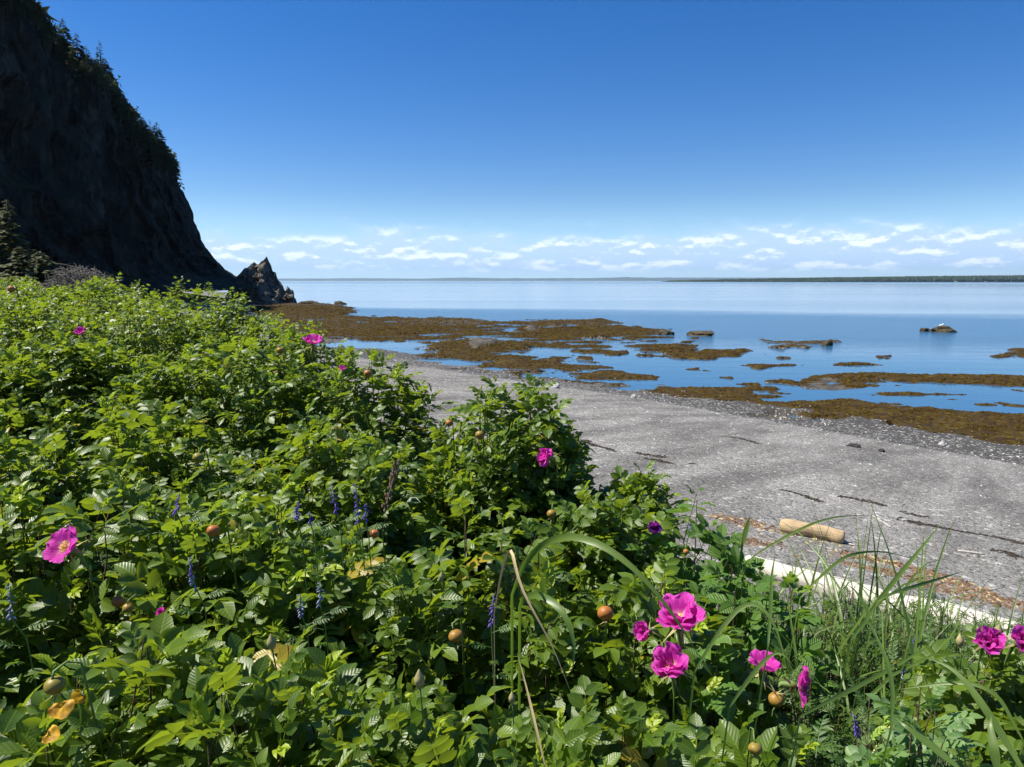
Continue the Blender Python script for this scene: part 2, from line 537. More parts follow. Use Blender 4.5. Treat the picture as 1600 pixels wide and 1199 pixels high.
def beach_mat():
    m, t = new_mat('beach_ground')
    geo = t.n('ShaderNodeNewGeometry')
    P = geo.outputs['Position']
    wet, weed, rock, soil = [t.attr(a).outputs['Fac'] for a in ('wet', 'weed', 'rock', 'soil')]
    # shore-aligned streaks
    rot = t.n('ShaderNodeVectorRotate', {'rotation_type': 'Z_AXIS'}, Vector=P, Angle=R(36.87))
    # after rotation: y' runs across shore? use stretched noise along the shore direction
    st = t.vm('MULTIPLY', rot.outputs[0], (1.0, 0.10, 1.0))
    streak = t.noise(st.outputs[0], 1.5, 6, 0.6)
    fine = t.n('ShaderNodeTexVoronoi', {'feature': 'F1'}, Vector=P, Scale=42.0)
    fine2 = t.n('ShaderNodeTexVoronoi', {'feature': 'F1'}, Vector=P, Scale=17.0)
    fc = t.n('ShaderNodeSeparateColor', None, Color=fine.outputs['Color'])
    fc2 = t.n('ShaderNodeSeparateColor', None, Color=fine2.outputs['Color'])
    grain = t.m('ADD', t.m('MULTIPLY', fc.outputs[0], 0.6), t.m('MULTIPLY', fc2.outputs[1], 0.4))
    g = t.mix(grain, (0.125, 0.121, 0.113), (0.275, 0.266, 0.248))
    g = t.mix(t.m('GREATER_THAN', fc2.outputs[0], 0.95), g, (0.36, 0.35, 0.33))
    g = t.mix(t.m('GREATER_THAN', fc.outputs[2], 0.93), g, (0.05, 0.05, 0.05))
    big_ = t.noise(P, 0.35, 4)
    kk = t.m('ADD', t.mapr(streak, 0.3, 0.7, 0.62, 1.25), t.mapr(big_, 0.3, 0.7, -0.1, 0.1))
    gs = t.vm('SCALE', g)
    t.set(gs.inputs['Scale'], kk)
    g = gs.outputs[0]
    # wet muddy gravel of the lower shore
    wn = t.noise(P, 2.5, 7, 0.65)
    wetc = t.mix(wn, (0.040, 0.036, 0.030), (0.095, 0.086, 0.072))
    wetc = t.mix(t.m('GREATER_THAN', fc2.outputs[2], 0.90), wetc, (0.30, 0.29, 0.27))
    wmask = t.mapr(t.m('ADD', wet, t.mapr(wn, 0.2, 0.8, -0.28, 0.28)), 0.35, 0.62)
    c = t.mix(wmask, g, wetc)
    # bare reef rock
    rn = t.noise(P, 1.6, 8, 0.65)
    rk = t.mix(t.mapr(rn, 0.3, 0.7), (0.030, 0.024, 0.015), (0.125, 0.110, 0.085))
    c = t.mix(t.mapr(rock, 0.3, 0.7), c, rk)
    # rockweed carpet
    wv = t.noise(P, 3.2, 8, 0.7)
    wc = t.mix(t.mapr(wv, 0.3, 0.7), (0.025, 0.0145, 0.003), (0.070, 0.043, 0.007))
    wc = t.mix(t.mapr(t.noise(P, 0.8, 5), 0.52, 0.75), wc, (0.085, 0.062, 0.010))
    c = t.mix(t.mapr(t.m('ADD', weed, t.mapr(wv, 0.2, 0.8, -0.3, 0.3)), 0.38, 0.62), c, wc)
    # soil and litter under the plants
    sn = t.noise(P, 14.0, 7)
    sc2 = t.mix(sn, (0.030, 0.022, 0.013), (0.085, 0.062, 0.036))
    c = t.mix(t.mapr(t.m('ADD', soil, t.mapr(sn, 0.2, 0.8, -0.3, 0.3)), 0.4, 0.6), c, sc2)
    rough = t.m('SUBTRACT', 0.9, t.m('MULTIPLY', wmask, 0.35))
    bs = t.n('ShaderNodeBsdfPrincipled', None, Base_Color=c, Roughness=rough)
    h = t.m('ADD', t.m('MULTIPLY', fine.outputs['Distance'], -1.0), t.m('ADD', t.m('MULTIPLY', fine2.outputs['Distance'], -1.4), t.m('MULTIPLY', wv, t.m('MULTIPLY', weed, 5.0))))
    bp = t.n('ShaderNodeBump', None, Strength=0.5, Distance=0.025, Height=h)
    t.set(bs.inputs['Normal'], bp.outputs[0])
    bs.inputs['Specular IOR Level'].default_value = 0.12
    t.n('ShaderNodeOutputMaterial', None, Surface=bs.outputs[0])
    return m


def water_mat():
    m, t = new_mat('sea_water')
    geo = t.n('ShaderNodeNewGeometry')
    P = geo.outputs['Position']
    sp_ = t.n('ShaderNodeSeparateXYZ', None, Vector=P)
    X, Y = sp_.outputs[0], sp_.outputs[1]
    wob = t.noise(t.vm('MULTIPLY', P, (0.012, 0.05, 1)).outputs[0], 1.0, 4)
    D = t.m('ADD', t.m('ADD', Y, t.m('MULTIPLY', X, 0.30)), t.m('MULTIPLY', t.m('SUBTRACT', wob, 0.5), 44.0))
    # breeze-ruffled belt off the reef, calm inshore and calm offshore, faint far cat's-paws
    belt = t.m('MULTIPLY', t.mapr(D, 44.0, 70.0), t.mapr(D, 98.0, 124.0, 1.0, 0.0))
    far = t.m('MULTIPLY', t.mapr(D, 900.0, 1300.0), t.mapr(D, 1500.0, 2200.0, 1.0, 0.0))
    lines = t.noise(t.vm('MULTIPLY', P, (0.0016, 0.012, 1)).outputs[0], 1.0, 5)
    offs = t.m('MULTIPLY', t.mapr(D, 110.0, 160.0), t.mapr(lines, 0.40, 0.70))
    ruf = t.m('ADD', t.m('ADD', t.m('MULTIPLY', belt, 1.0), t.m('MULTIPLY', far, 0.6)), t.m('MULTIPLY', offs, 0.3), clamp=True)
    n1 = t.noise(t.vm('MULTIPLY', P, (1.0, 1.6, 1)).outputs[0], 2.6, 4, 0.6)
    n2 = t.noise(t.vm('MULTIPLY', P, (0.5, 1.2, 1)).outputs[0], 0.45, 3, 0.55)
    h = t.m('ADD', n1, t.m('MULTIPLY', n2, 2.2))
    bp = t.n('ShaderNodeBump', None, Distance=0.06, Height=h)
    t.set(bp.inputs['Strength'], t.m('ADD', 0.08, t.m('MULTIPLY', ruf, 0.6)))
    bs = t.n('ShaderNodeBsdfPrincipled', None, Base_Color=(0.032, 0.105, 0.195), IOR=1.333)
    t.set(bs.inputs['Roughness'], t.m('ADD', 0.04, t.m('MULTIPLY', ruf, 0.15)))
    t.set(bs.inputs['Normal'], bp.outputs[0])
    t.n('ShaderNodeOutputMaterial', None, Surface=bs.outputs[0])
    return m


# ------------------------------------------------------------------ terrain
T_S0 = ([-60, 5, 18, 36, 60, 93, 160, 260], [24, 19.2, 19.1, 16.8, 19.5, 28.0, 46, 72])
PROF = ([-90, -20, -6, 0, 1.5, 2.4, 3.4, 5.3, 6.8, 10, 18.5, 20, 23, 27, 40, 60, 140],
        [7.5, 3.9, 3.3, 3.0, 2.9, 2.65, 2.45, 2.2, 2.0, 1.58, 0.42, 0.24, 0.03, -0.22, -0.5, -1.2, -4.0])

# rock and weed patches of the reef, read off the photograph on the plane of the water: x, y, rx, ry, height, weed
REEF = [(468, 487, 78, 11, 0.75, .75), (600, 513, 215, 14, .22, .9), (690, 505, 75, 7, .30, .5), (630, 530, 60, 4, .12, .9),
        (745, 548, 92, 15, .38, .75), (748, 540, 22, 5, .50, .15), (880, 507, 78, 7, .30, .6), (905, 521, 125, 10, .30, .7),
        (838, 517, 14, 4, .45, .15), (1005, 527, 40, 5, .16, .9), (790, 540, 90, 10, .18, .95), (900, 539, 52, 6, .16, 1),
        (1045, 542, 62, 7, .16, 1), (945, 553, 24, 4, .12, 1), (885, 554, 40, 5, .12, 1), (1007, 556, 17, 2.5, .1, 1),
        (1092, 556, 70, 3.6, .12, 1), (1135, 551, 32, 3, .12, 1), (860, 571, 88, 10, .2, 1), (905, 576, 50, 5, .14, 1),
        (958, 590, 66, 7, .18, 1), (830, 590, 45, 4, .15, .8), (1125, 618, 105, 13, .24, 1), (1440, 594, 140, 9, .24, 1), (1545, 603, 60, 6, .2, 1),
        (1450, 617, 75, 7, .18, 1), (1565, 632, 48, 6, .18, 1), (1255, 599, 38, 3, .14, .9), (1315, 602, 44, 5, .09, .3),
        (1300, 636, 100, 8, .22, 1), (1430, 652, 130, 11, .26, 1), (1545, 670, 120, 17, .28, 1), (1600, 692, 50, 16, .3, 1),
        (1342, 571, 42, 2.6, .12, 1), (1195, 573, 26, 3, .1, 1), (1230, 537, 68, 3, .16, .5), (1592, 555, 30, 5, .24, 1),
        (1190, 632, 60, 8, .2, .9), (1085, 531, 14, 1.6, .1, 1), (1150, 557, 12, 1.3, .06, 1), (1115, 642, 30, 4, .1, .9), (520, 500, 60, 5, .25, .6),
        (1215, 560, 10, 1, .05, 1), (1380, 556, 12, 1, .05, 1), (1120, 590, 14, 1.2, .04, 1), (1090, 578, 16, 1.3, .04, 1), (1170, 585, 10, 1, .04, 1)]
POOL = [(555, 541, 122, 10), (660, 549, 35, 7), (700, 566, 48, 4), (760, 583, 60, 3), (865, 590, 50, 4), (985, 606, 55, 8),
        (935, 529, 55, 2.0), (785, 517, 26, 2.2), (760, 514, 14, 2), (850, 550, 55, 4), (880, 511, 30, 2), (1145, 632, 24, 2.5),
        (1230, 655, 60, 4), (1290, 661, 40, 4.5), (1400, 667, 30, 3), (1170, 662, 45, 2.5), (455, 509, 9, 1.3), (500, 505, 8, 1.2), (1380, 601, 26, 3.5), (1500, 610, 40, 3),
        (905, 563, 40, 3), (640, 524, 20, 1.0), (1040, 628, 20, 2)]


def shore(x, y):
    s = 0.8 * x + 0.6 * y
    t = -0.6 * x + 0.8 * y
    return s - (np.interp(t, *T_S0) - 19.0), t


def terrain(x, y):
    x = np.asarray(x, float)
    y = np.asarray(y, float)
    sp, t = shore(x, y)
    widen = 1 + 0.35 * sstep(t, 26, 4)
    spp = np.where(sp > 19, 19 + (sp - 19) / widen, sp)
    z = np.interp(spp, *PROF)
    on = sstep(sp, 2.5, 4.5) * (1 - sstep(sp, 18, 20))
    z = z + on * (0.035 * fbm(sp * 0.55, t * 0.07, 0, 3, 5) + 0.018 * vnoise(x * 2.3, y * 2.3, 0, 9))
    z = z + 0.09 * fbm(x * 0.35, y * 0.35, 0, 4, 21) * sstep(sp, 19, 22)
    z = z + 0.12 * fbm(x * 0.2, y * 0.2, 0, 3, 31) * sstep(sp, 2, -3)
    low = sstep(sp, 18.0, 20.0) * (y > 8)
    px, py, f = project(np.stack([x, y, np.zeros_like(x)], -1))
    f = np.maximum(f, 5)
    a = 38.0 / f
    pxw = px + (15 * fbm(x * 0.38, y * 0.38, 0, 5, 41, 0.6)) * a * 1.5
    pyw = py + (2.8 * fbm(x * 0.45, y * 0.45, 3, 6, 51, 0.62)) * np.minimum(a, 1.1) * 1.6
    reef = np.full_like(x, -1.0)
    wd = np.zeros_like(x)
    rk = np.zeros_like(x)
    for (cx, cy_, rx, ry, h, wv) in REEF:
        e = 1 - np.sqrt(((pxw - cx) / (rx * 1.16)) ** 2 + ((pyw - cy_) / (ry * 1.18)) ** 2)
        hh = np.where(e > 0, (h if wv < .2 else h * .62) * (1 - np.exp(-3.0 * np.clip(e, 0, 1))) + 0.015, 0.5 * e)
        better = hh > reef
        reef = np.where(better, hh, reef)
        wd = np.where(better & (e > -0.03), wv, wd)
        rk = np.where(better & (e > 0), 1 - wv, rk)
    pool = np.full_like(x, -1.0)
    for (cx, cy_, rx, ry) in POOL:
        e = 1 - np.sqrt(((pxw - cx) / rx) ** 2 + ((pyw - cy_) / ry) ** 2)
        pool = np.maximum(pool, e)
    rough = fbm(x * 1.1, y * 1.1, 0, 5, 61, 0.6)
    frag = 0.06 * rough + 0.17 * fbm(x * 0.17, y * 0.62, 7, 5, 63, 0.58)
    zr = np.maximum(z + 0.03 * rough, np.where(reef > 0, reef * 0.85 + frag * (0.6 + 0.8 * np.clip(reef, 0, .6)) - 0.022, reef))
    dep = sstep(pool, 0.0, 0.35)
    zr = zr * (1 - dep) + np.minimum(zr, -0.06) * dep
    z2 = z * (1 - low) + zr * low
    weed = wd * low * (1 - dep) * (z2 > -0.04) * (reef > z - 0.12)
    rock = rk * low * (1 - dep) * (reef > 0.02)
    wet = sstep(sp, 17.9, 19.6)
    soil = sstep(sp, 3.0, 2.2)
    return z2, dict(weed=weed, rock=rock, wet=wet, soil=soil)


def ground_z(x, y):
    """height of the finished beach sheet (bilinear on its grid)"""
    x, y = np.atleast_1d(np.asarray(x, float)), np.atleast_1d(np.asarray(y, float))
    s, t = 0.8 * x + 0.6 * y, -0.6 * x + 0.8 * y
    i = np.clip(np.searchsorted(gs, s) - 1, 0, len(gs) - 2)
    j = np.clip(np.searchsorted(gt, t) - 1, 0, len(gt) - 2)
    a = np.clip((s - gs[i]) / (gs[i + 1] - gs[i]), 0, 1)
    b = np.clip((t - gt[j]) / (gt[j + 1] - gt[j]), 0, 1)
    return GZ2[i, j] * (1 - a) * (1 - b) + GZ2[i + 1, j] * a * (1 - b) + GZ2[i, j + 1] * (1 - a) * b + GZ2[i + 1, j + 1] * a * b


def on_ground(px, py):
    z = 1.5
    for _ in range(40):
        p = at_z(px, py, z)
        z = 0.5 * z + 0.5 * float(ground_z(p[0], p[1])[0])
    return at_z(px, py, z)


def axis(*segs):
    out = []
    for a, b, st in segs:
        out.append(np.arange(a, b, st))
    out.append([segs[-1][1]])
    return np.concatenate(out)


gs = axis((-90, -10, 4), (-10, 0, 0.8), (0, 17, 0.2), (17, 46, 0.16), (46, 60, 0.4), (60, 140, 2.5))
gt = axis((-60, -4, 2), (-4, 20, 0.16), (20, 62, 0.2), (62, 120, 0.5), (120, 260, 1.6))
S_, T_ = np.meshgrid(gs, gt, indexing='ij')
GX = 0.8 * S_ - 0.6 * T_
GY = 0.6 * S_ + 0.8 * T_
GZ, GA = terrain(GX.ravel(), GY.ravel())
GZ2 = GZ.reshape(GX.shape)
GV = np.stack([GX.ravel(), GY.ravel(), GZ], -1)
M_BEACH = beach_mat()
beach = link('beach', mk_mesh('beach', GV, grid_faces(len(gs), len(gt)), M_BEACH, GA))
tag(beach, 'grey gravel beach running down to a weedy tidal reef', kind='structure')

sv = 60000.0
sea = link('sea', mk_mesh('sea', [(-sv, -sv, 0), (sv, -sv, 0), (sv, sv, 0), (-sv, sv, 0)], [[0, 1, 2, 3]], water_mat(), smooth=False))
tag(sea, 'calm blue sea with a darker ruffled belt', kind='structure')

# rockweed fronds on the reef
idx = np.where((GA['weed'] > 0.45) & (GZ > 0.0) & (GV[:, 1] < 125))[0]
acc = Acc()
pick = rng.choice(idx, size=min(42000, len(idx) * 2))
P0 = GV[pick] + np.stack([rng.normal(0, .08, len(pick)), rng.normal(0, .08, len(pick)), np.full(len(pick), -0.01)], -1)
P0[:, 2] = ground_z(P0[:, 0], P0[:, 1]) - 0.006
sz = rng.uniform(0.04, 0.13, len(pick)) * (0.6 + P0[:, 1] / 80)
ang = rng.uniform(0, 6.28, len(pick))
dx = np.stack([np.cos(ang), np.sin(ang), np.zeros_like(ang)], -1)
dy = np.stack([-np.sin(ang), np.cos(ang), np.zeros_like(ang)], -1)
up = np.array([0, 0, 1.0])
tv = np.stack([P0 + dx * sz[:, None] * 1.3, P0 + dy * sz[:, None] * 0.6, P0 - dx * sz[:, None] * 1.1, P0 - dy * sz[:, None] * 0.7,
               P0 + up * (sz * 0.34)[:, None] + dx * (sz * 0.3)[:, None]], 1)
tf = np.array([[0, 1, 4], [1, 2, 4], [2, 3, 4], [3, 0, 4]])
TF = (np.arange(len(pick))[:, None, None] * 5 + tf[None]).reshape(-1, 3)


def weed_mat():
    m, t = new_mat('rockweed')
    r = t.attr('rnd').outputs['Fac']
    c = t.mix(r, (0.025, 0.0150, 0.003), (0.076, 0.049, 0.006))
    c = t.mix(t.m('GREATER_THAN', r, 0.88), c, (0.085, 0.064, 0.010))
    bs = t.n('ShaderNodeBsdfPrincipled', None, Base_Color=c, Roughness=0.8)
    bs.inputs['Specular IOR Level'].default_value = 0.06
    t.n('ShaderNodeOutputMaterial', None, Surface=bs.outputs[0])
    return m


M_WEED = weed_mat()
rw = link('rockweed', mk_mesh('rockweed', tv.reshape(-1, 3), TF, M_WEED, {'rnd': np.repeat(rng.random(len(pick)), 5)}, smooth=False))
tag(rw, 'brown and olive rockweed carpeting the low tide reef', 'seaweed', kind='stuff')


# gravel: loose pebbles lying on the beach
def blob_mesh(n, rough, seed, flat=0.6):
    import itertools
    t_ = (1 + 5 ** .5) / 2
    V = norm(np.array([(-1, t_, 0), (1, t_, 0), (-1, -t_, 0), (1, -t_, 0), (0, -1, t_), (0, 1, t_), (0, -1, -t_), (0, 1, -t_),
                       (t_, 0, -1), (t_, 0, 1), (-t_, 0, -1), (-t_, 0, 1)], float))
    Fc = [(0, 11, 5), (0, 5, 1), (0, 1, 7), (0, 7, 10), (0, 10, 11), (1, 5, 9), (5, 11, 4), (11, 10, 2), (10, 7, 6), (7, 1, 8),
          (3, 9, 4), (3, 4, 2), (3, 2, 6), (3, 6, 8), (3, 8, 9), (4, 9, 5), (2, 4, 11), (6, 2, 10), (8, 6, 7), (9, 8, 1)]
    V, Fc = list(map(tuple, V)), list(Fc)
    for _ in range(n):
        cache, nf = {}, []

        def midp(a, b):
            k = (min(a, b), max(a, b))
            if k not in cache:
                p = norm((np.array(V[a]) + np.array(V[b])) / 2)
                V.append(tuple(p))
                cache[k] = len(V) - 1
            return cache[k]
        for a, b, c in Fc:
            ab, bc, ca = midp(a, b), midp(b, c), midp(c, a)
            nf += [(a, ab, ca), (b, bc, ab), (c, ca, bc), (ab, bc, ca)]
        Fc = nf
    V = np.array(V)
    d = 1 + rough * fbm(V[:, 0] * 1.3, V[:, 1] * 1.3, V[:, 2] * 1.3 + seed, 3, seed)
    V = V * d[:, None] * np.array([1, 1, flat])
    return V, np.array(Fc)


n_p = 60000
gpx = rng.uniform(560, 1640, n_p)
s_r = rng.uniform(2.6, 21.5, n_p)
t_r = rng.uniform(0, 1, n_p) ** 1.7 * 42 - 5
pxy = np.stack([0.8 * s_r - 0.6 * t_r, 0.6 * s_r + 0.8 * t_r], -1)
pz = ground_z(pxy[:, 0], pxy[:, 1])
ppx, ppy, pf = project(np.stack([pxy[:, 0], pxy[:, 1], pz], -1))
ok = (ppx > 350) & (ppx < 1800) & (ppy < 1050) & (pf > 2)
pxy, pz, pf = pxy[ok], pz[ok], pf[ok]
n_p = len(pz)
psz = rng.lognormal(0, 0.45, n_p) * 0.0062 * (0.8 + 0.06 * pf)
psz = np.clip(psz, 0.004, 0.035)
bv, bf = blob_mesh(0, 0.2, 3, 0.55)
oct_v = np.array([(1, 0, 0), (0, 1, 0), (-1, 0, 0), (0, -1, 0), (0.1, 0.1, .62), (0, 0, -.3)])
oct_f = np.array([(0, 1, 4), (1, 2, 4), (2, 3, 4), (3, 0, 4)])
ang = rng.uniform(0, 6.28, n_p)
ca, sa = np.cos(ang), np.sin(ang)
jit = 1 + rng.normal(0, .22, (n_p, 6, 3))
ov = oct_v[None] * jit * psz[:, None, None] * np.array([1.25, 0.9, 1.0])
pv = np.stack([ov[..., 0] * ca[:, None] - ov[..., 1] * sa[:, None] + pxy[:, :1],
               ov[..., 0] * sa[:, None] + ov[..., 1] * ca[:, None] + pxy[:, 1:],
               ov[..., 2] + (pz - 0.001)[:, None]], -1)
PF = (np.arange(n_p)[:, None, None] * 6 + oct_f[None]).reshape(-1, 3)


def pebble_mat():
    m, t = new_mat('pebbles')
    r = t.attr('rnd').outputs['Fac']
    cr = t.n('ShaderNodeValToRGB', None, Fac=r)
    e = cr.color_ramp.elements
    e[0].position, e[0].color = 0.0, (0.09, 0.088, 0.082, 1)
    e[1].position, e[1].color = 1.0, (0.66, 0.65, 0.62, 1)
    for p, c in ((0.35, (0.14, 0.138, 0.13, 1)), (0.78, (0.25, 0.245, 0.235, 1)), (0.95, (0.36, 0.35, 0.33, 1))):
        k = e.new(p)
        k.color = c
    bs = t.n('ShaderNodeBsdfPrincipled', None, Base_Color=cr.outputs[0], Roughness=0.75)
    t.n('ShaderNodeOutputMaterial', None, Surface=bs.outputs[0])
    return m


gravel = link('gravel', mk_mesh('gravel', pv.reshape(-1, 3), PF, pebble_mat(), {'rnd': np.repeat(rng.random(n_p), 6)}, smooth=True))
tag(gravel, 'loose grey and white pebbles scattered over the beach', 'gravel', kind='stuff')

# ------------------------------------------------------------------ cliff
FD = ([-6, 0, 3, 5, 7, 9.3, 12, 13.7, 14.5], [3.0, 4.2, 5.6, 7.0, 9.4, 13.3, 21.2, 28.0, 30.5])
BX = ([-60, 0, 30, 60, 90, 100, 108, 118, 130, 154, 200], [-130, -90, -72, -60, -53.2, -53.0, -51.8, -53.0, -55.0, -57.2, -57])
HR = ([-60, 60, 95, 100, 104, 108, 118, 124, 130, 137, 145, 154], [50, 46, 41.5, 40.5, 37.3, 35.6, 36.2, 33.6, 31.8, 29.6, 29.8, 30.2])
WD = ([-60, 118, 130, 154], [11, 11, 12, 14.5])
cd_ = axis((-6, 0, 1.0), (0, 15, 0.26), (15, 40, 0.8), (40, 110, 3.0))
cy_ = axis((5, 60, 1.0), (60, 150, 0.5), (150, 158, 0.35))
CD, CY = np.meshgrid(cd_, cy_, indexing='ij')
CX = np.interp(CY, *BX) - CD
endf = sstep(156 - CY, -0.5, 12)                       # the headland ends behind y = 156
n0 = 1.6 * fbm(CX * 0.05, CY * 0.07, 0, 3, 71) * sstep(152 - CY, 0, 22)
wdt = np.interp(CY, *WD)
dn = CD * 14.5 / wdt
hr = np.interp(CY, *HR)
dd_ = np.minimum(dn + n0, (157 - CY) * 6.0)
CZ = 4.2 + (np.interp(dd_, *FD) - 4.2) * np.where(dd_ > 0, (hr - 4.2) / 26.3, 1.0) + 0.28 * np.clip(np.minimum(CD, (157 - CY) * 6) - wdt, 0, 60)
CZ = CZ + fbm(CX * 0.05, CY * 0.16, 0, 4, 81) * 1.2 * sstep(CZ, 8, 20) * endf
n1 = fbm(CX * 0.13, CY * 0.16, CZ * 0.16, 5, 91, 0.62)
n2 = fbm(CX * 0.13, CY * 0.16, CZ * 0.16 + 40, 5, 97, 0.62)
rdg = 1 - np.abs(fbm(CX * 0.07 + CZ * 0.03, CY * 0.12, CZ * 0.05, 4, 99, 0.55))
blk = 0.75 * cells(CX, CY, CZ * .7, 6.5, 113) + 0.42 * cells(CX, CY, CZ * .8, 2.6, 127)
amt = sstep(CZ, 3.5, 9) * (0.2 + 0.8 * endf)
crest = 1 - 0.55 * sstep(CD, 14, 24)
CXd = CX + amt * crest * (1.1 * n1 + 2.2 * (rdg - 0.7) + 1.6 * blk)
CYd = CY - amt * crest * (0.9 * n2 + 1.3 * blk)
CZd = CZ + amt * crest * 0.7 * n2
CV = np.stack([CXd, CYd, CZd], -1).reshape(-1, 3)
CF = grid_faces(len(cd_), len(cy_))
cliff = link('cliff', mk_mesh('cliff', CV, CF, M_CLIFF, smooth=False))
tag(cliff, 'tall dark rock cliff in shadow with trees on its crest', kind='structure')
from mathutils.bvhtree import BVHTree
CBVH = BVHTree.FromPolygons([tuple(v) for v in CV], [tuple(int(q) for q in f) for f in CF])


def cliff_hit(px, py):
    h = CBVH.ray_cast(Vector((0, 0, CAMZ)), Vector(tuple(norm(ray(px, py)))))
    return None if h[0] is None else np.array(h[0])


# ------------------------------------------------------------------ sea stack and rocks
def crag(outline, Y0, depth, mat, name, nv=26, seed=1, amp=0.8, nu=60):
    """rock with the given skyline; outline = photo px,py points, built at distance Y0 with real depth"""
    pts = np.array([at_y(a, b, Y0) for a, b in outline])
    xs = np.linspace(pts[0, 0], pts[-1, 0], nu)
    hz_ = np.interp(xs, pts[:, 0], pts[:, 2])
    base = -0.6
    u = np.linspace(0, 1, nv)
    wid = depth * (0.35 + 0.65 * np.sin(np.linspace(0.12, math.pi - 0.12, nu)))
    a = np.linspace(-1, 1, nv)
    prof = (1 - np.abs(a) ** 1.25)
    V = np.zeros((nu, nv, 3))
    V[..., 0] = xs[:, None]
    V[..., 1] = Y0 + a[None] * wid[:, None] * 0.5
    V[..., 2] = base + (hz_[:, None] - base) * prof[None]
    q = V.reshape(-1, 3)
    sclf = 2.2 / depth
    nx = fbm(q[:, 0] * sclf, q[:, 1] * sclf, q[:, 2] * sclf, 4, seed, 0.6)
    ny = np.abs(fbm(q[:, 0] * sclf + q[:, 2] * sclf * 0.8, q[:, 1] * sclf, q[:, 2] * sclf * 0.4 + 9, 4, seed + 5, 0.6))
    mid = np.repeat(1 - np.abs(a)[None] * 0 , nu, 0).reshape(-1)
    crest = np.repeat((np.abs(a) < 0.08)[None], nu, 0).reshape(-1)
    k = np.where(crest, 0.25, 1.0) * sstep(q[:, 2], base, base + 1.5)
    bl = cells(q[:, 0], q[:, 1], q[:, 2], depth * .26, seed + 31) + .5 * cells(q[:, 0], q[:, 1], q[:, 2], depth * .11, seed + 41)
    q[:, 1] -= amp * .8 * bl * k
    q[:, 0] += amp * .35 * bl * k
    q[:, 0] += amp * nx * k * 0.5
    q[:, 1] -= amp * (2.2 * ny - 0.6) * k
    q[:, 2] += amp * 0.35 * nx * k
    off = np.array([xs.mean(), Y0, 0.0])
    return mk_mesh(name, q - off, grid_faces(nu, nv), mat, smooth=False), off


me, off = crag([(350, 478), (358, 446), (368, 434), (376, 426), (382, 419), (387, 418), (392, 413), (397, 409), (400, 412), (404, 413), (408, 408), (412, 406), (416.5, 400), (420, 408), (423, 413),
                (426, 423), (431, 425), (434, 437), (439, 441), (443, 453), (446, 455), (449, 447), (453, 452), (457, 453), (459, 466), (460, 475)], 147, 13, M_STACK, 'sea_stack', 46, 4, 0.95, 150)
tag(link('sea_stack', me, loc=off), 'jagged pointed dark rock stack at the foot of the cliff', 'rock')


def boulder(px, py, wpx, hpx, mat, label, name='boulder', z=None, seed=0, yoff=0.0, group=None, flat=None):
    p = on_ground(px, py) if z is None else at_z(px, py, z)
    k = p[1] / F
    wx, h = wpx * k * 0.5, hpx * k
    V, Fc = blob_mesh(2, 0.32, seed + 13, 1.0)
    V = V * np.array([wx, wx * rng.uniform(0.6, 0.9), h])
    V[:, 2] = np.maximum(V[:, 2], -0.3 * h)
    o = link(name, mk_mesh(name, V, Fc, mat, smooth=False), loc=(p[0], p[1] + yoff, p[2]))
    return tag(o, label, 'rock', group)


for i, (a, b, c_, d, l) in enumerate([
        (1095, 524, 46, 7, 'low rounded weedy rock standing alone in blue water off the reef'),
        (1041, 523, 24, 7, 'small blocky rock at the seaward tip of the weedy reef'),
        (1292, 540, 17, 8, 'small grey block at the right end of a long low ledge'),
        (1474, 519, 38, 9, 'dark weedy rock far out to the right with a gull on it'),
        (1445, 518, 15, 5, 'tiny dark rock just left of the gull rock'),
        (482, 475.5, 32, 5, 'flat offshore rock right of the pointed stack, the longer of two'),
        (531, 475.5, 18, 5, 'short dark offshore rock, the farther right of the two near the stack')]):
    boulder(a, b, c_, d, M_ROCK, l, 'reef_rock', z=0.0, seed=i)
boulder(862, 606, 26, 8, M_PALE, 'pale jagged stone at the top of the wet shore', 'stone', seed=21)
boulder(1332, 698, 24, 5, M_DARKSTONE, 'flat dark stone on the line between gravel and wet shore', 'stone', seed=22)
boulder(1378, 706, 12, 5, M_DARKSTONE, 'small black stone right of the flat dark stone', 'stone', seed=23)
boulder(1473, 695, 12, 7, M_PALE, 'pale rounded stone on the wet shore at right', 'stone', seed=24)
boulder(989, 622, 9, 5, M_PALE, 'small white stone by the water inlet', 'stone', seed=25)
boulder(842, 581, 13, 4, M_DARKSTONE, 'black stone in the narrow inshore pool', 'stone', seed=26)
for i, (a, b) in enumerate([(266, 468)]):
    p = at_y(a, b, 105)
    V, Fc = blob_mesh(2, 0.35, 40 + i, 0.75)
    o = link('boulder', mk_mesh('boulder', V * rng.uniform(1.2, 2.6), Fc, M_STACK, smooth=False), loc=(p[0], p[1], float(ground_z(p[0], p[1])[0]) + 0.4))
    tag(o, 'grey fallen boulder at the shaded foot of the cliff', 'rock')


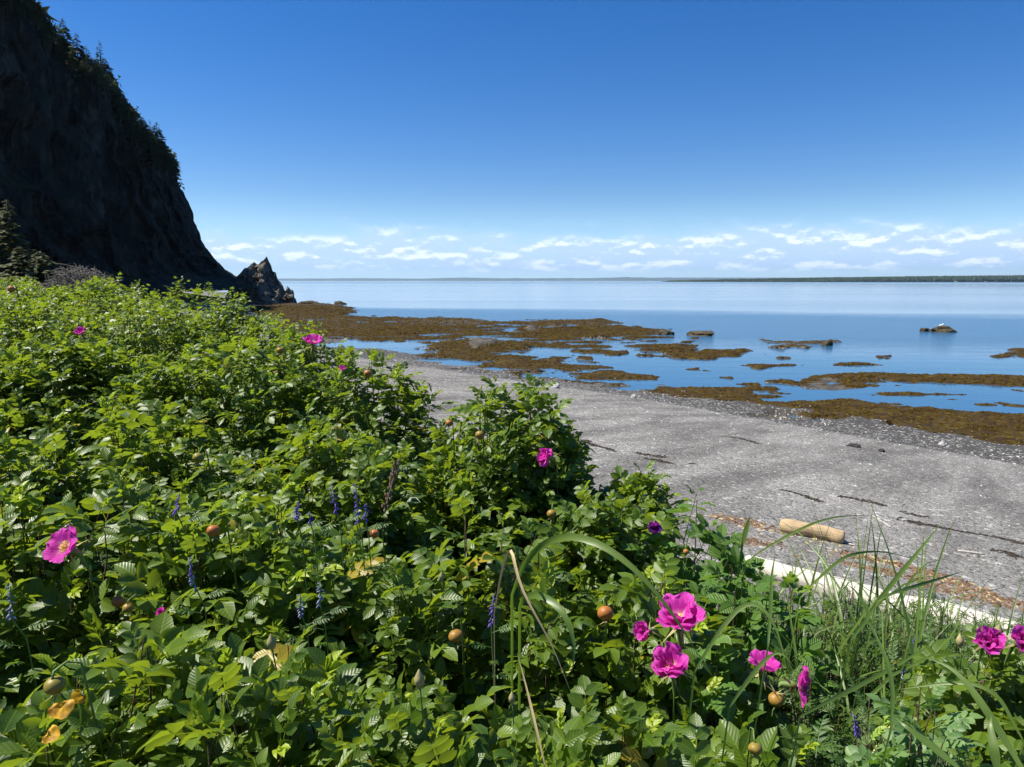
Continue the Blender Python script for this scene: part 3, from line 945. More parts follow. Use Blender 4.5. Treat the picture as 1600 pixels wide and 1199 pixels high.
def gull(px, py, y, label, scale=1.0):
    p = at_y(px, py, y)
    t = thing('gull', label, 'bird', p)
    V, Fc = blob_mesh(2, 0.0, 1, 1.0)
    B = V * np.array([0.19, 0.09, 0.085])
    B[:, 2] += 0.16 + 0.03 * np.clip(V[:, 0], 0, 1)
    B[:, 1] *= (1 - 0.45 * np.clip(-V[:, 0], 0, 1))
    Hd = V * np.array([0.055, 0.05, 0.05]) + np.array([0.19, 0, 0.29])
    Nk, nf, _ = tube([(0.12, 0, 0.18), (0.17, 0, 0.25), (0.19, 0, 0.29)], [0.06, 0.045, 0.04], 8)
    a = Acc()
    a.add(B, Fc)
    a.add(Hd, Fc)
    a.add(Nk, nf)
    link('body', a.mesh('gull_body', M_GULL), t)
    bk, bf_, _ = tube([(0.235, 0, 0.285), (0.29, 0, 0.275)], [0.014, 0.004], 6)
    link('beak', mk_mesh('beak', bk, bf_, M_YELLOW), t)
    for s in (-1, 1):
        lv, lf, _ = tube([(0.0, 0.035 * s, 0.1), (0.0, 0.035 * s, 0.0), (0.04, 0.035 * s, -0.004)], 0.008, 6)
        link('leg', mk_mesh('leg', lv, lf, M_YELLOW), t)
    t.scale = (scale,) * 3
    return t


gp = at_z(1474, 519, 0)
gull(1470, 511.5, gp[1], 'white gull standing on the dark offshore rock', 1.0)

# ------------------------------------------------------------------ far shores
def ridge(name, prof, Y0, depth, mat, base=-1.0, n=260, rough=0.0, seed=0):
    px = np.linspace(prof[0][0], prof[-1][0], n)
    py = np.interp(px, [a for a, b in prof], [b for a, b in prof])
    top = np.array([at_y(a, b, Y0) for a, b in zip(px, py)])
    top[:, 2] = np.maximum(top[:, 2] + rough * fbm(px * 0.15, 0 * px, 0, 4, seed), base + 0.5)
    prf = [(-.5, 0.0), (-.42, 0.45), (-.2, 0.9), (0, 1.0), (.3, .7), (.5, 0)]
    V = np.zeros((n, len(prf), 3))
    for j, (dy_, k) in enumerate(prf):
        V[:, j, 0] = top[:, 0]
        V[:, j, 1] = Y0 + depth * dy_
        V[:, j, 2] = base + (top[:, 2] - base) * k
    return mk_mesh(name, V.reshape(-1, 3), grid_faces(n, len(prf)), mat), top


M_HILL = simple('far_hill', (0.055, 0.075, 0.05), 0.9, 0.2, 0.002)
M_SHORE = simple('island_shore', (0.30, 0.27, 0.22), 0.9, 0.2, 0.05)
me, _ = ridge('hills', [(150, 436.2), (250, 435.8), (450, 435.6), (560, 435.0), (650, 435.6), (720, 434.2), (790, 434.9), (900, 434.8), (950, 434.2), (975, 433.2), (1010, 434.0),
                        (1100, 433.8), (1300, 434.2), (1700, 434), (1900, 435)], 16000, 1500, M_HILL, rough=4, seed=3)
tag(link('hills', me), 'faint blue hills along the far horizon', kind='structure')
me, top = ridge('island', [(1040, 439.4), (1060, 438.6), (1150, 437.6), (1300, 436), (1450, 434), (1600, 433), (1800, 432.6), (2050, 434)], 3000, 260, M_SHORE, seed=7)
tag(link('island', me), 'low wooded island on the right of the horizon', kind='structure')
acc = Acc()
ni = 9500
pxs = rng.uniform(1044, 2040, ni)
pyt = np.interp(pxs, [1040, 1060, 1150, 1300, 1450, 1600, 1800, 2050], [439.3, 437.8, 435.9, 433.2, 431.3, 430, 429.5, 431])
for k in range(5):
    sel = slice(k * ni // 5, (k + 1) * ni // 5)
    q = np.array([at_y(a, b, 2900) for a, b in zip(pxs[sel], pyt[sel])])
    m = len(q)
    hgt = rng.uniform(6, 15, m) * sstep(pxs[sel], 1040, 1120) + 2
    yy = rng.uniform(-75, 40, m)
    q[:, 1] += yy
    tz = np.maximum(q[:, 2] + rng.normal(-1.0, 1.1, m) - 5 * (yy < -35), 4)
    wd_ = rng.uniform(3, 6, m)
    # each conifer: a four sided spire
    V = np.stack([np.stack([q[:, 0] - wd_, q[:, 1] - wd_, tz - hgt], -1), np.stack([q[:, 0] + wd_, q[:, 1] - wd_, tz - hgt], -1),
                  np.stack([q[:, 0] + wd_, q[:, 1] + wd_, tz - hgt], -1), np.stack([q[:, 0] - wd_, q[:, 1] + wd_, tz - hgt], -1),
                  np.stack([q[:, 0], q[:, 1], tz], -1)], 1)
    acc.add(V.reshape(-1, 3), (np.arange(m)[:, None, None] * 5 + tf[None]).reshape(-1, 3))
M_FARTREE = simple('island_conifers', (0.030, 0.048, 0.022), 0.9, 0.35, 0.03)
isl = link('island_forest', acc.mesh('island_forest', M_FARTREE, smooth=False))
tag(isl, 'dark conifer wood covering the low island', 'forest', kind='stuff')

# ------------------------------------------------------------------ haze
hb = bpy.data.meshes.new('haze')
x0, x1, y0, y1, z0, z1 = -22000, 22000, -3000, 19000, -8.0, 320.0
import itertools
hv = [(a, b, c) for a in (x0, x1) for b in (y0, y1) for c in (z0, z1)]
hb.from_pydata(hv, [], [(0, 1, 3, 2), (4, 6, 7, 5), (0, 4, 5, 1), (2, 3, 7, 6), (0, 2, 6, 4), (1, 5, 7, 3)])
hm = bpy.data.materials.new('haze')
hm.use_nodes = True
ht = NT(hm.node_tree)
pvn = ht.n('ShaderNodeVolumePrincipled', None, Color=(0.50, 0.74, 1.0, 1.0), Density=4.2e-5)
pvn.inputs['Anisotropy'].default_value = 0.2
ht.n('ShaderNodeOutputMaterial', None, Volume=pvn.outputs[0])
hb.materials.append(hm)
HAZE = True
if HAZE:
    tag(link('haze', hb), 'thin pale sea haze', kind='stuff')

# ------------------------------------------------------------------ leaves
def leaflet(L, W, fold, droop, level):
    if level == 2:
        ys, ws = [0.17, 0.45, 0.76], [0.62, 1.0, 0.70]
    elif level == 1:
        ys, ws = [0.28, 0.70], [0.86, 0.84]
    else:
        ys, ws = [0.48], [1.0]
    V, UV, Fc = [(0, 0, 0)], [(0, 0)], []
    for y, w_ in zip(ys, ws):
        hw = W * 0.5 * w_
        zc = -droop * y * y * L
        V += [(-hw, y * L, zc + fold * hw), (0, y * L, zc), (hw, y * L, zc + fold * hw)]
        UV += [(-w_, y), (0, y), (w_, y)]
    V.append((0, L, -droop * L))
    UV.append((0, 1))
    n = len(ys)
    Fc += [(0, 2, 1), (0, 3, 2)]
    for i in range(n - 1):
        a = 1 + 3 * i
        Fc += [(a, a + 1, a + 4), (a, a + 4, a + 3), (a + 1, a + 2, a + 5), (a + 1, a + 5, a + 4)]
    a, tp = 1 + 3 * (n - 1), len(V) - 1
    Fc += [(a, a + 1, tp), (a + 1, a + 2, tp)]
    return np.array(V, float), np.array(Fc), np.array(UV, float)


def rotz(a):
    c, s = math.cos(a), math.sin(a)
    return np.array([[c, -s, 0], [s, c, 0], [0, 0, 1.0]])


def rotx(a):
    c, s = math.cos(a), math.sin(a)
    return np.array([[1, 0, 0], [0, c, -s], [0, s, c]])


def roty(a):
    c, s = math.cos(a), math.sin(a)
    return np.array([[c, 0, s], [0, 1, 0], [-s, 0, c]])


def compound(kind, level, seed, young=False):
    """one pinnate (or trifoliate) leaf, petiole at the origin, growing along +Y, upper side +Z"""
    r = np.random.default_rng(seed)
    A = Acc()
    if kind == 'rose':
        pairs, Lr, Ll, wr = (3 if level else 2), 0.088, 0.043, 0.66
    elif kind == 'raspberry':
        pairs, Lr, Ll, wr = 1, 0.055, 0.062, 0.72
    elif kind == 'pea':
        pairs, Lr, Ll, wr = 4, 0.085, 0.030, 0.72
    else:
        pairs, Lr, Ll, wr = 7, 0.075, 0.019, 0.30
    if young:
        Ll *= 0.8
        Lr *= 0.75
    arch = r.uniform(0.8, 2.6) if kind != 'raspberry' else 2.2

    def rz(y):
        return 0.12 * y - arch * y * y

    fold0 = (0.75 if young else 0.28)
    y0 = 0.32 * Lr if kind != 'raspberry' else 0.7 * Lr
    ypos = np.linspace(y0, Lr * 0.93, pairs) if pairs > 1 else [0.75 * Lr]
    for i, y in enumerate(ypos):
        for s in (-1, 1):
            k = (0.78 + 0.22 * math.sin(math.pi * (i + 0.9) / (pairs + 0.4))) * r.uniform(0.9, 1.08)
            if kind == 'raspberry':
                k *= 0.85
            V, Fc, UV = leaflet(Ll * k, Ll * wr * k, fold0 + r.uniform(-.12, .2), r.uniform(0.05, 0.45), min(level, 1) if kind == 'vetch' else level)
            a = s * R(r.uniform(48, 66) - (18 if young else 0))
            M = rotz(-a) @ roty(s * r.uniform(-.15, .45) * 1.0) @ rotx(r.uniform(-.25, .3))
            A.add(V @ M.T + np.array([0, y, rz(y)]), Fc, UV)
    if kind != 'pea' or True:
        V, Fc, UV = leaflet(Ll * 1.06, Ll * wr * 1.04, fold0 + r.uniform(-.1, .15), r.uniform(0.1, 0.4), min(level, 1) if kind == 'vetch' else level)
        A.add(V @ (rotz(r.uniform(-.15, .15)) @ rotx(-2 * arch * Lr + 0.1)).T + np.array([0, Lr, rz(Lr)]), Fc, UV)
    if level:
        yy = np.linspace(0, Lr, 4)
        wv = 0.0011
        V = np.concatenate([[(-wv, y, rz(y) - .0006), (wv, y, rz(y) - .0006)] for y in yy])
        Fc = np.concatenate([[(2 * i, 2 * i + 1, 2 * i + 3), (2 * i, 2 * i + 3, 2 * i + 2)] for i in range(3)])
        A.add(V, Fc, np.zeros((8, 2)))
    return np.concatenate(A.V), np.concatenate(A.F), np.concatenate(A.UV)


LEAFMAT = {'rose': M_ROSE, 'raspberry': M_RASP, 'pea': M_PEA, 'vetch': M_VETCH}
VAR = {}
for kd in LEAFMAT:
    for lv in (0, 1, 2):
        for yg in (0, 1):
            for q in range(3):
                V, Fc, UV = compound(kd, lv, 100 * lv + 10 * q + yg, bool(yg))
                VAR[kd, lv, yg, q] = dict(V=V, F=Fc, UV=UV, me=None)


def var_mesh(key):
    v = VAR[key]
    if v['me'] is None:
        n = len(v['V'])
        v['me'] = mk_mesh('leaf', v['V'], v['F'], LEAFMAT[key[0]], {'rnd': np.zeros(n), 'young': np.full(n, float(key[2]))}, v['UV'])
    return v['me']


# ------------------------------------------------------------------ bushes: x from photo px at depth Y, crown height, radius, species, label
BUSH = [
    # px, Y, top z, r, kind, label
    (110, 1.00, 4.02, .44, 'rose', 'rose bush in the bottom left corner with a withered yellow leaf'),
    (420, 0.95, 4.01, .42, 'rose', 'rose bush at bottom left of centre with a closed pointed bud'),
    (700, 0.95, 3.98, .40, 'rose', 'rose bush at the bottom centre beside a tan dry stem'),
    (1000, 0.98, 3.93, .36, 'rose', 'rose bush at the bottom right of centre below the twin pink roses'),
    (1200, 1.05, 3.83, .28, 'rose', 'rose bush with plump green hips below the side-on pink rose'),
    (60, 1.55, 4.14, .52, 'rose', 'rose bush bearing the single wide open pink rose at left'),
    (400, 1.60, 4.13, .52, 'rose', 'rose bush at mid left dotted with purple vetch'),
    (740, 1.60, 4.06, .46, 'rose', 'rose bush at centre with round orange hips behind the arching grass blade'),
    (1030, 1.55, 3.93, .34, 'rose', 'rose bush with the twin bright pink roses among grass'),
    (180, 2.45, 4.20, .68, 'rose', 'broad rose bush at left behind the open pink rose'),
    (500, 2.40, 4.18, .60, 'rose', 'rose bush left of the brown dead stalk with bright young shoots'),
    (795, 2.62, 4.17, .48, 'rose', 'upright rose bush silhouetted against the beach with a wilted pink rose'),
    (940, 2.10, 3.98, .32, 'rose', 'low rose bush at the beach edge right of the wilted rose'),
    (80, 3.60, 4.27, .90, 'rose', 'wide rose bush at far left in the middle of the thicket'),
    (350, 3.60, 4.28, .80, 'rose', 'rose bush in the middle of the thicket below the headland'),
    (565, 3.55, 4.18, .54, 'rose', 'rose bush at the thicket edge with an orange hip against the gravel'),
    (468, 4.70, 4.27, .64, 'rose', 'rose bush topped by a pink rose in front of the tide pool'),
    (372, 6.00, 4.55, .66, 'rose', 'tall rose bush rising just below the pointed rock stack'),
    (235, 5.60, 4.47, .95, 'rose', 'rounded rose bush at the back of the thicket below the cliff'),
    (80, 5.60, 4.47, 1.05, 'rose', 'rose bush at the back left with one orange hip near its top'),
    (60, 8.20, 4.56, 1.25, 'rose', 'farthest rose bush on the left below the dark spruces'),
    (200, 8.20, 4.56, 1.1, 'rose', 'far rose bush right of the grey brushwood heap'),
    (305, 6.60, 4.52, .8, 'rose', 'rose bush at the back between the cliff foot and the tall bush'),
    (150, 6.90, 4.54, .95, 'rose', 'rose bush at the back below the brushwood heap'),
    (20, 11.5, 4.62, 1.5, 'rose', 'most distant rose bush at far left in front of the spruces'),
    (440, 5.60, 4.33, .55, 'rose', 'rose bush at the thicket edge right of the tall bush'),
    (-80, 2.00, 4.18, .55, 'rose', 'rose bush on the left edge of the picture behind the open pink rose'),
    (-140, 3.40, 4.25, .9, 'rose', 'rose bush at the left edge in the middle distance'),
    (-70, 6.50, 4.5, 1.2, 'rose', 'rose bush at the left edge near the back of the thicket'),
    (-160, 1.15, 4.05, .36, 'rose', 'rose bush cut by the lower left edge of the picture'),
    (1085, 2.10, 3.97, .25, 'raspberry', 'pale green raspberry cane with toothed leaves against the gravel'),
    (990, 2.55, 3.93, .26, 'rose', 'small rose shoot cluster standing up against the gravel right of centre'),
    (1190, 1.85, 3.80, .28, 'raspberry', 'raspberry plant low among the grass left of the white log'),
    (1120, 1.45, 3.80, .26, 'raspberry', 'raspberry leaves just right of the twin pink roses'),
    (1330, 2.10, 3.58, .44, 'vetch', 'tangled fine leaved herbs in front of the middle of the white log'),
    (1480, 1.95, 3.56, .44, 'vetch', 'tangled fine leaved herbs in front of the right end of the white log'),
    (1405, 2.50, 3.42, .42, 'vetch', 'herb tangle just this side of the white log, right of the wrack'),
    (1250, 2.35, 3.48, .36, 'vetch', 'herb tangle at the left end of the white log'),
    (1560, 2.25, 3.46, .42, 'vetch', 'herb tangle at the right edge this side of the white log'),
    (1575, 1.45, 3.84, .20, 'rose', 'rose bush with two crumpled pink roses at the right edge'),
    (1480, 1.05, 3.88, .22, 'pea', 'pale beach pea with rounded leaves in the bottom right corner'),
    (1340, 1.25, 3.74, .30, 'vetch', 'feathery vetch clump under the long grass at lower right'),
    (1640, 1.10, 3.72, .26, 'rose', 'rose bush cut by the lower right edge of the picture'),
    (1250, 1.55, 3.66, .30, 'vetch', 'shaded vetch clump between the grass and the side-on pink rose'),
    (1400, 0.92, 3.86, .16, 'pea', 'small beach pea with rounded leaves on the bottom edge at right'),
]
BC, BR, BB = [], [], []
for (px, Y, zt, r, kd, lb) in BUSH:
    rr = ray(px, 700)
    x = rr[0] / rr[1] * Y
    gz = float(ground_z(x, Y)[0])
    h = (zt - gz)
    BC.append((x, Y, gz + 0.0))
    BR.append((r, r, h))
    BB.append((x, Y, gz))
BC, BR, BB = np.array(BC), np.array(BR), np.array(BB)


def hit_bush(px, py, swell=1.0):
    o = np.array([0, 0, CAMZ])
    d = norm(ray(px, py))
    best, bi = 1e9, -1
    for i in range(len(BC)):
        a = (o - BC[i]) / (BR[i] * swell)
        b = d / (BR[i] * swell)
        A_, B_, C_ = b @ b, 2 * a @ b, a @ a - 1
        D_ = B_ * B_ - 4 * A_ * C_
        if D_ > 0:
            t = (-B_ - math.sqrt(D_)) / (2 * A_)
            if 0.3 < t < best:
                best, bi = t, i
    return (bi, o + d * best) if bi >= 0 else (-1, None)


KEEP = []         # things that should stay in sight: px, py, radius, distance


def place(px, py, fallbackY=1.4, push=0.06, rad=20):
    bi, p = hit_bush(px, py, 1.06)
    if bi < 0:
        p = at_y(px, py, fallbackY)
        bi = int(np.argmin(np.linalg.norm(BC[:, :2] - p[:2], axis=1)))
    d = norm(p - np.array([0, 0, CAMZ]))
    p = p - d * push
    KEEP.append((px, py, rad, np.linalg.norm(p - np.array([0, 0, CAMZ]))))
    return bi, p


broots = [thing('rose_bush' if b[4] == 'rose' else {'raspberry': 'raspberry_plant', 'vetch': 'herb_clump', 'pea': 'beach_pea'}[b[4]],
                b[5], {'rose': 'bush', 'raspberry': 'bush', 'vetch': 'plant', 'pea': 'plant'}[b[4]], BB[i],
                {'rose': 'rose bushes of the thicket', 'raspberry': 'raspberry plants among the grass', 'vetch': 'low herbs among the grass', 'pea': 'beach peas in the corner'}[b[4]])
          for i, b in enumerate(BUSH)]

# ------------------------------------------------------------------ flowers, hips, buds
def petal_mesh(seed, L=1.0, n=10):
    r = np.random.default_rng(seed)
    u = np.linspace(-1, 1, n)
    v = np.linspace(0, 1, n)
    U, Vv = np.meshgrid(u, v, indexing='ij')
    hw = 0.62 * np.sin(np.clip(Vv, 0.03, 1) ** 0.8 * 2.05) ** 0.8
    rad = Vv * (1 - 0.16 * np.exp(-(U / 0.35) ** 2) * (Vv > .8) - 0.22 * np.abs(U) ** 2.2 * Vv)
    x = U * hw
    y = rad
    cr = (0.11 * fbm(U * 1.6 + seed, Vv * 1.9, seed, 3, seed) + 0.035 * np.sin(U * 9 + 3 * vnoise(Vv * 3, U, seed)) * (1 - np.abs(U))) * Vv
    rad = rad * (1 + 0.06 * vnoise(U * 4, seed, 3))
    y = rad
    z = 0.28 * Vv ** 2 - 0.16 * Vv ** 5 + 0.16 * (U * hw) ** 2 + cr * 1.5
    return mk_mesh('petal', np.stack([x, y, z], -1).reshape(-1, 3) * L, grid_faces(n, n), None, {'along': Vv.ravel(), 'across': U.ravel()})


PETALS = []
for mt in (M_PETAL, M_PETALDK):
    row = []
    for q in range(4):
        me = petal_mesh(30 + q)
        me.materials.append(mt)
        row.append(me)
    PETALS.append(row)
a = Acc()
for k in range(42):
    th, rr = rng.uniform(0, 6.28), rng.uniform(0.03, 0.24)
    tip = np.array([math.cos(th) * rr * 1.3, math.sin(th) * rr * 1.3, 0.22 - rr * 0.3])
    V, Fc, _ = tube([(math.cos(th) * rr * .4, math.sin(th) * rr * .4, 0.0), tip], [0.010, 0.016], 4)
    a.add(V, Fc)
STAMEN = a.mesh('stamens', M_STAMEN)
sv_ = np.array([(-.05, 0, 0), (.05, 0, 0), (-.085, .35, .04), (.085, .35, .04), (-.035, .75, .0), (.035, .75, .0), (0, 1.25, -.12)])
SEPAL = mk_mesh('sepal', sv_, [(0, 1, 3), (0, 3, 2), (2, 3, 5), (2, 5, 4), (4, 5, 6)], M_SEPAL)


def child(root, name, me, Rm, p, s=1.0):
    return link(name, me, root, basis=mat4(Rm, np.asarray(p) - np.array(root.location), s))


def flower(px, py, dpx, face, cup, npet=5, dark=0, fallbackY=1.3, push=0.08, label=None, wilt=0.0):
    bi, p = place(px, py, fallbackY, push, dpx * 0.62)
    dist = np.linalg.norm(p - np.array([0, 0, CAMZ]))
    rad = dpx / F * dist * 0.5 * (1 + 0.3 * math.sin(cup))
    root = broots[bi]
    z = norm(face)
    Fm = frame(norm(np.cross(z, [0.3, 1.0, 0.1])), z)     # columns x, y, z=axis
    Fm = np.stack([Fm[:, 0], Fm[:, 1], z], -1)
    # receptacle and stalk
    A = Acc()
    base = p - z * rad * 0.25
    st = base - z * 0.05 - np.array([0, 0, 0.10])
    V, Fc, uv = tube([base + z * rad * .22, base, base - z * 0.02, base - z * .045 - [0, 0, .03], st], [rad * .10, rad * .2, rad * .12, .0018, .0018], 6)
    A.add(V - p, Fc, uv)
    fo = link('flower', A.mesh('flower', M_GREENSTEM), root, basis=mat4(np.eye(3), p - np.array(root.location)))
    if label:
        fo['label'] = label
    for k in range(npet):
        aa = k * (2 * math.pi / min(npet, 5)) + rng.uniform(-.15, .15) + (0.6 if k >= 5 else 0)
        cc = cup + (0.35 if k >= 5 else 0) + rng.uniform(-.14, .14) * (1 + wilt * 4)
        M = Fm @ rotz(aa) @ rotx(cc)
        s = rad * rng.uniform(.93, 1.08) * (0.75 if k >= 5 else 1.0)
        link('petal', PETALS[dark][k % 4], fo, basis=mat4(M, Fm @ np.array([0, 0, .02 * k * rad]), s))
    link('stamens', STAMEN, fo, basis=mat4(Fm, z * rad * 0.05, rad))
    for k in range(5):
        link('sepal', SEPAL, fo, basis=mat4(Fm @ rotz(k * 1.2566 + .6) @ rotx(-0.5), -z * rad * 0.2, rad * .75))
    return fo


C_ = np.array([0, -1.0, 0.35])
flower(105, 857, 54, (-0.30, -.8, 0.72), 0.30, 5, label='wide open magenta rose with yellow centre')
flower(1062, 972, 72, (-0.15, -.35, 1.0), 0.55, 8, push=0.10, label='large ruffled magenta rose, the upper of the twins')
flower(1012, 985, 34, (-.8, -.6, .3), 0.9, 5, push=0.05, label='half-hidden pink rose left of the twins')
flower(1050, 1044, 60, (-0.25, -.55, .85), 0.75, 7, push=0.10, label='cupped magenta rose, the lower of the twins')
flower(1192, 1046, 46, (0.1, -.1, 1.0), 0.5, 5, push=0.06)
flower(1246, 1071, 56, (.95, -.42, .12), 0.25, 5, push=0.07, label='pink rose seen from the side')
flower(1541, 1004, 42, (-.3, -.7, .6), 0.95, 9, push=0.06, fallbackY=1.35)
flower(1594, 1003, 42, (-.1, -.7, .6), 0.95, 9, push=0.06, fallbackY=1.3)
flower(858, 715, 34, (-.4, -.6, .2), 0.9, 5, push=0.09, wilt=.6, fallbackY=2.5, label='wilted drooping pink rose')
flower(489, 538, 30, (.2, -.3, .9), 0.5, 6, push=0.05, fallbackY=4.6)
flower(1023, 823, 24, (-.2, -.9, .2), 0.9, 5, dark=1, push=0.05, fallbackY=2.0, label='dark violet half-closed flower')
flower(127, 521, 15, (0, -.6, .7), 0.7, 5, push=0.05, fallbackY=4)
flower(535, 578, 11, (.1, -.6, .7), 0.9, 5, push=0.05, fallbackY=4.2)
flower(253, 957, 17, (.3, -.8, .4), 1.1, 5, push=0.07)

HV, HF = blob_mesh(2, 0.05, 77, 0.88)
HIPME = mk_mesh('hip', HV, HF, M_HIP)


def hip(px, py, dpx, fallbackY=1.3, push=0.07, down=True):
    bi, p = place(px, py, fallbackY, push, dpx * 0.75)
    dist = np.linalg.norm(p - np.array([0, 0, CAMZ]))
    rad = dpx / F * dist * 0.5
    root = broots[bi]
    ax = norm(np.array([rng.normal(0, .25), rng.normal(-.2, .25), -1.0 if down else 0.9]))
    Fm = frame(norm(np.cross(ax, [0.2, 1, 0])), ax)
    Fm = np.stack([Fm[:, 0], Fm[:, 1], ax], -1)
    ho = link('hip', HIPME, root, basis=mat4(Fm, p - np.array(root.location), rad))
    for k in range(5):
        link('sepal', SEPAL, ho, basis=mat4(rotz(k * 1.2566 + rng.uniform(-.3, .3)) @ rotx(rng.uniform(.3, 1.1)), (0, 0, .75), rng.uniform(1.0, 1.6)))
    if down:
        wp = np.array([-ax * rad * .8, -ax * rad * 1.5 + [0, .006, 0], [.004, .022, rad * 1.6], [.008, .045, rad * .4], [.012, .07, -.16]])
    else:
        wp = np.array([-ax * rad * .8, [0, .012, -rad * 2], [.01, .05, -.16]])
    V, Fc, _ = tube((wp @ Fm) / rad, [.13] * len(wp), 5)
    link('stalk', mk_mesh('stalk', V, Fc, M_GREENSTEM), ho)
    return ho


for h in [(946, 958, 24), (712, 994, 22), (750, 680, 15, 2.5), (862, 803, 15, 1.9), (585, 834, 15), (85, 1071, 24), (1213, 1093, 21, 1.0, .08, False), (1180, 1170, 18, 1.0),
          (702, 661, 12, 2.5), (575, 584, 13, 3.6), (438, 548, 11, 4.5), (18, 452, 9, 5.0), (310, 715, 16, 1.8), (185, 940, 17),
          (200, 950, 14), (333, 829, 18), (1072, 862, 9, 1.9)]:
    hip(*h)

BV, BF = blob_mesh(2, 0.03, 5, 1.0)
BV = BV * np.array([1, 1, 1.9]) * np.where(BV[:, 2:] > 0, 1 - 0.75 * np.clip(BV[:, 2:], 0, 1) * np.array([1, 1, 0]), 1.0)
BUDME = mk_mesh('bud', BV, BF, M_SEPAL)
for (px, py, dpx) in [(424, 1003, 13), (1560, 985, 10), (655, 1060, 15), (800, 1090, 10), (690, 470 + 430, 8), (1500, 1000, 9)]:
    bi, p = place(px, py, 1.2, 0.08, dpx)
    dist = np.linalg.norm(p - np.array([0, 0, CAMZ]))
    bo = link('bud', BUDME, broots[bi], basis=mat4(rotx(rng.uniform(-.2, .2)), p - BB[bi], dpx / F * dist * .5))
    V, Fc, _ = tube([(0, 0, -1.5), (.3, 0, -4), (.5, 1, -9)], [.25, .16, .16], 5)
    link('stalk', mk_mesh('stalk', V, Fc, M_GREENSTEM), bo)

# withered yellow leaf of the corner bush
for (px, py, s, ry) in [(100, 1123, .72, .3), (112, 1098, .5, 1.1), (92, 1105, .48, -.9), (92, 1152, .55, .1)]:
    bi, p = place(px, py, 1.0, 0.07, 22)
    me = petal_mesh(60 + px)
    me.name = 'withered_leaf'
    me.materials.append(M_YELLOW)
    o = link('withered_leaf', me, broots[bi],
             basis=mat4(roty(ry) @ rotx(0.55) @ rotz(rng.uniform(-2, 2)), p - BB[bi], 0.033 * s))
    o['label'] = 'withered yellow leaf'

# ------------------------------------------------------------------ purple vetch
FV, FF = blob_mesh(0, 0.0, 1, 1.0)
FLORET = []
for mt in (M_VETCHFLOWER, M_FADED):
    V = FV * np.array([0.30, 1.0, 0.34])
    V[:, 1] += 1.0
    V[:, 2] -= 0.25 * (V[:, 1] / 2) ** 2
    FLORET.append(mk_mesh('floret', V, FF, mt))


def vetch(px, py, hpx, faded, label, fallbackY=1.5):
    bi, p = place(px, py, fallbackY, 0.09, hpx * 0.45)
    dist = np.linalg.norm(p - np.array([0, 0, CAMZ]))
    H = hpx / F * dist
    gz = float(ground_z(p[0], p[1] + 0.12)[0])
    lean = rng.normal(0, .08)
    top = p + np.array([lean * H, 0, H * .5])
    bot = p - np.array([lean * H, 0, H * .5])
    base = np.array([p[0] - 0.05, p[1] + 0.14, gz])
    t = thing('vetch', label, 'flower', base, 'purple vetch in the thicket')
    V, Fc, _ = tube(np.array([base, bot * .45 + base * .55 + [.04, -.02, .1], bot - [0, -.03, .05], bot, p, top]) - base, .0013, 5)
    link('stem', mk_mesh('stem', V, Fc, M_GREENSTEM), t)
    for k in range(4):
        q = bot + np.array([0, .02, -0.03 - 0.03 * k])
        ph = 2.4 * k
        d = np.array([math.cos(ph), -abs(math.sin(ph)) * .6, .35])
        link('leaf', var_mesh(('vetch', 2, 0, k % 3)), t, basis=mat4(frame(d, np.array([0, -.3, 1.0])), q - base, .62))
    sp_ = link('flower_spike', mk_mesh('flower_spike', *tube(np.array([bot, p, top]) - base, .0012, 5)[:2], M_GREENSTEM), t)
    n = int(np.clip(H / 0.0026, 9, 20))
    for k in range(n):
        f = (k + .5) / n
        q = bot + (top - bot) * f
        ph = rng.uniform(-1.7, 1.7) - 1.57 + (0.5 if k % 2 else -.5)
        d = np.array([math.cos(ph), math.sin(ph), -0.75 + 0.7 * f])
        fm = faded if faded < 2 else int(f < .45)
        link('floret', FLORET[fm], sp_, basis=mat4(frame(d, np.array([0, 0, 1.0])), q - base, 0.0050 * (1.15 - .5 * f) * rng.uniform(.8, 1.2)))
    return t


for v in [(558, 785, 62, 0, 'tallest purple vetch spike beside the dead stalk'), (522, 780, 40, 0, 'dusky vetch spike just left of the tallest purple one'),
          (278, 785, 28, 0, 'short purple vetch spike alone in the left of the thicket'), (465, 796, 26, 0, 'small purple vetch spike midway along the left thicket'),
          (484, 807, 14, 0, 'tiny blue vetch flower right of a small purple spike'), (770, 951, 46, 0, 'vivid violet vetch spike at the centre below the arching grass'),
          (300, 895, 44, 2, 'fading blue vetch spike at lower left'), (500, 928, 34, 1, 'faded grey vetch spike at lower centre left'),
          (17, 940, 46, 1, 'bleached vetch spike at the left edge'), (470, 945, 32, 1, 'pale vetch pods left of the faded grey spike'),
          (1336, 1132, 34, 0, 'deep purple vetch head at the bottom among grass'), (1428, 1001, 20, 2, 'pale blue vetch flowers in front of the white log'),
          (1410, 1050, 18, 2, 'pale blue vetch flower under the long grass'), (1078, 822, 12, 2, 'tiny blue vetch flower beside the raspberry leaves'),
          (572, 800, 26, 0, 'purple vetch spike just right of the tallest one')]:
    vetch(*v)

# ------------------------------------------------------------------ grow the foliage
KP = np.array(KEEP)
CAMP = np.array([0, 0, CAMZ])


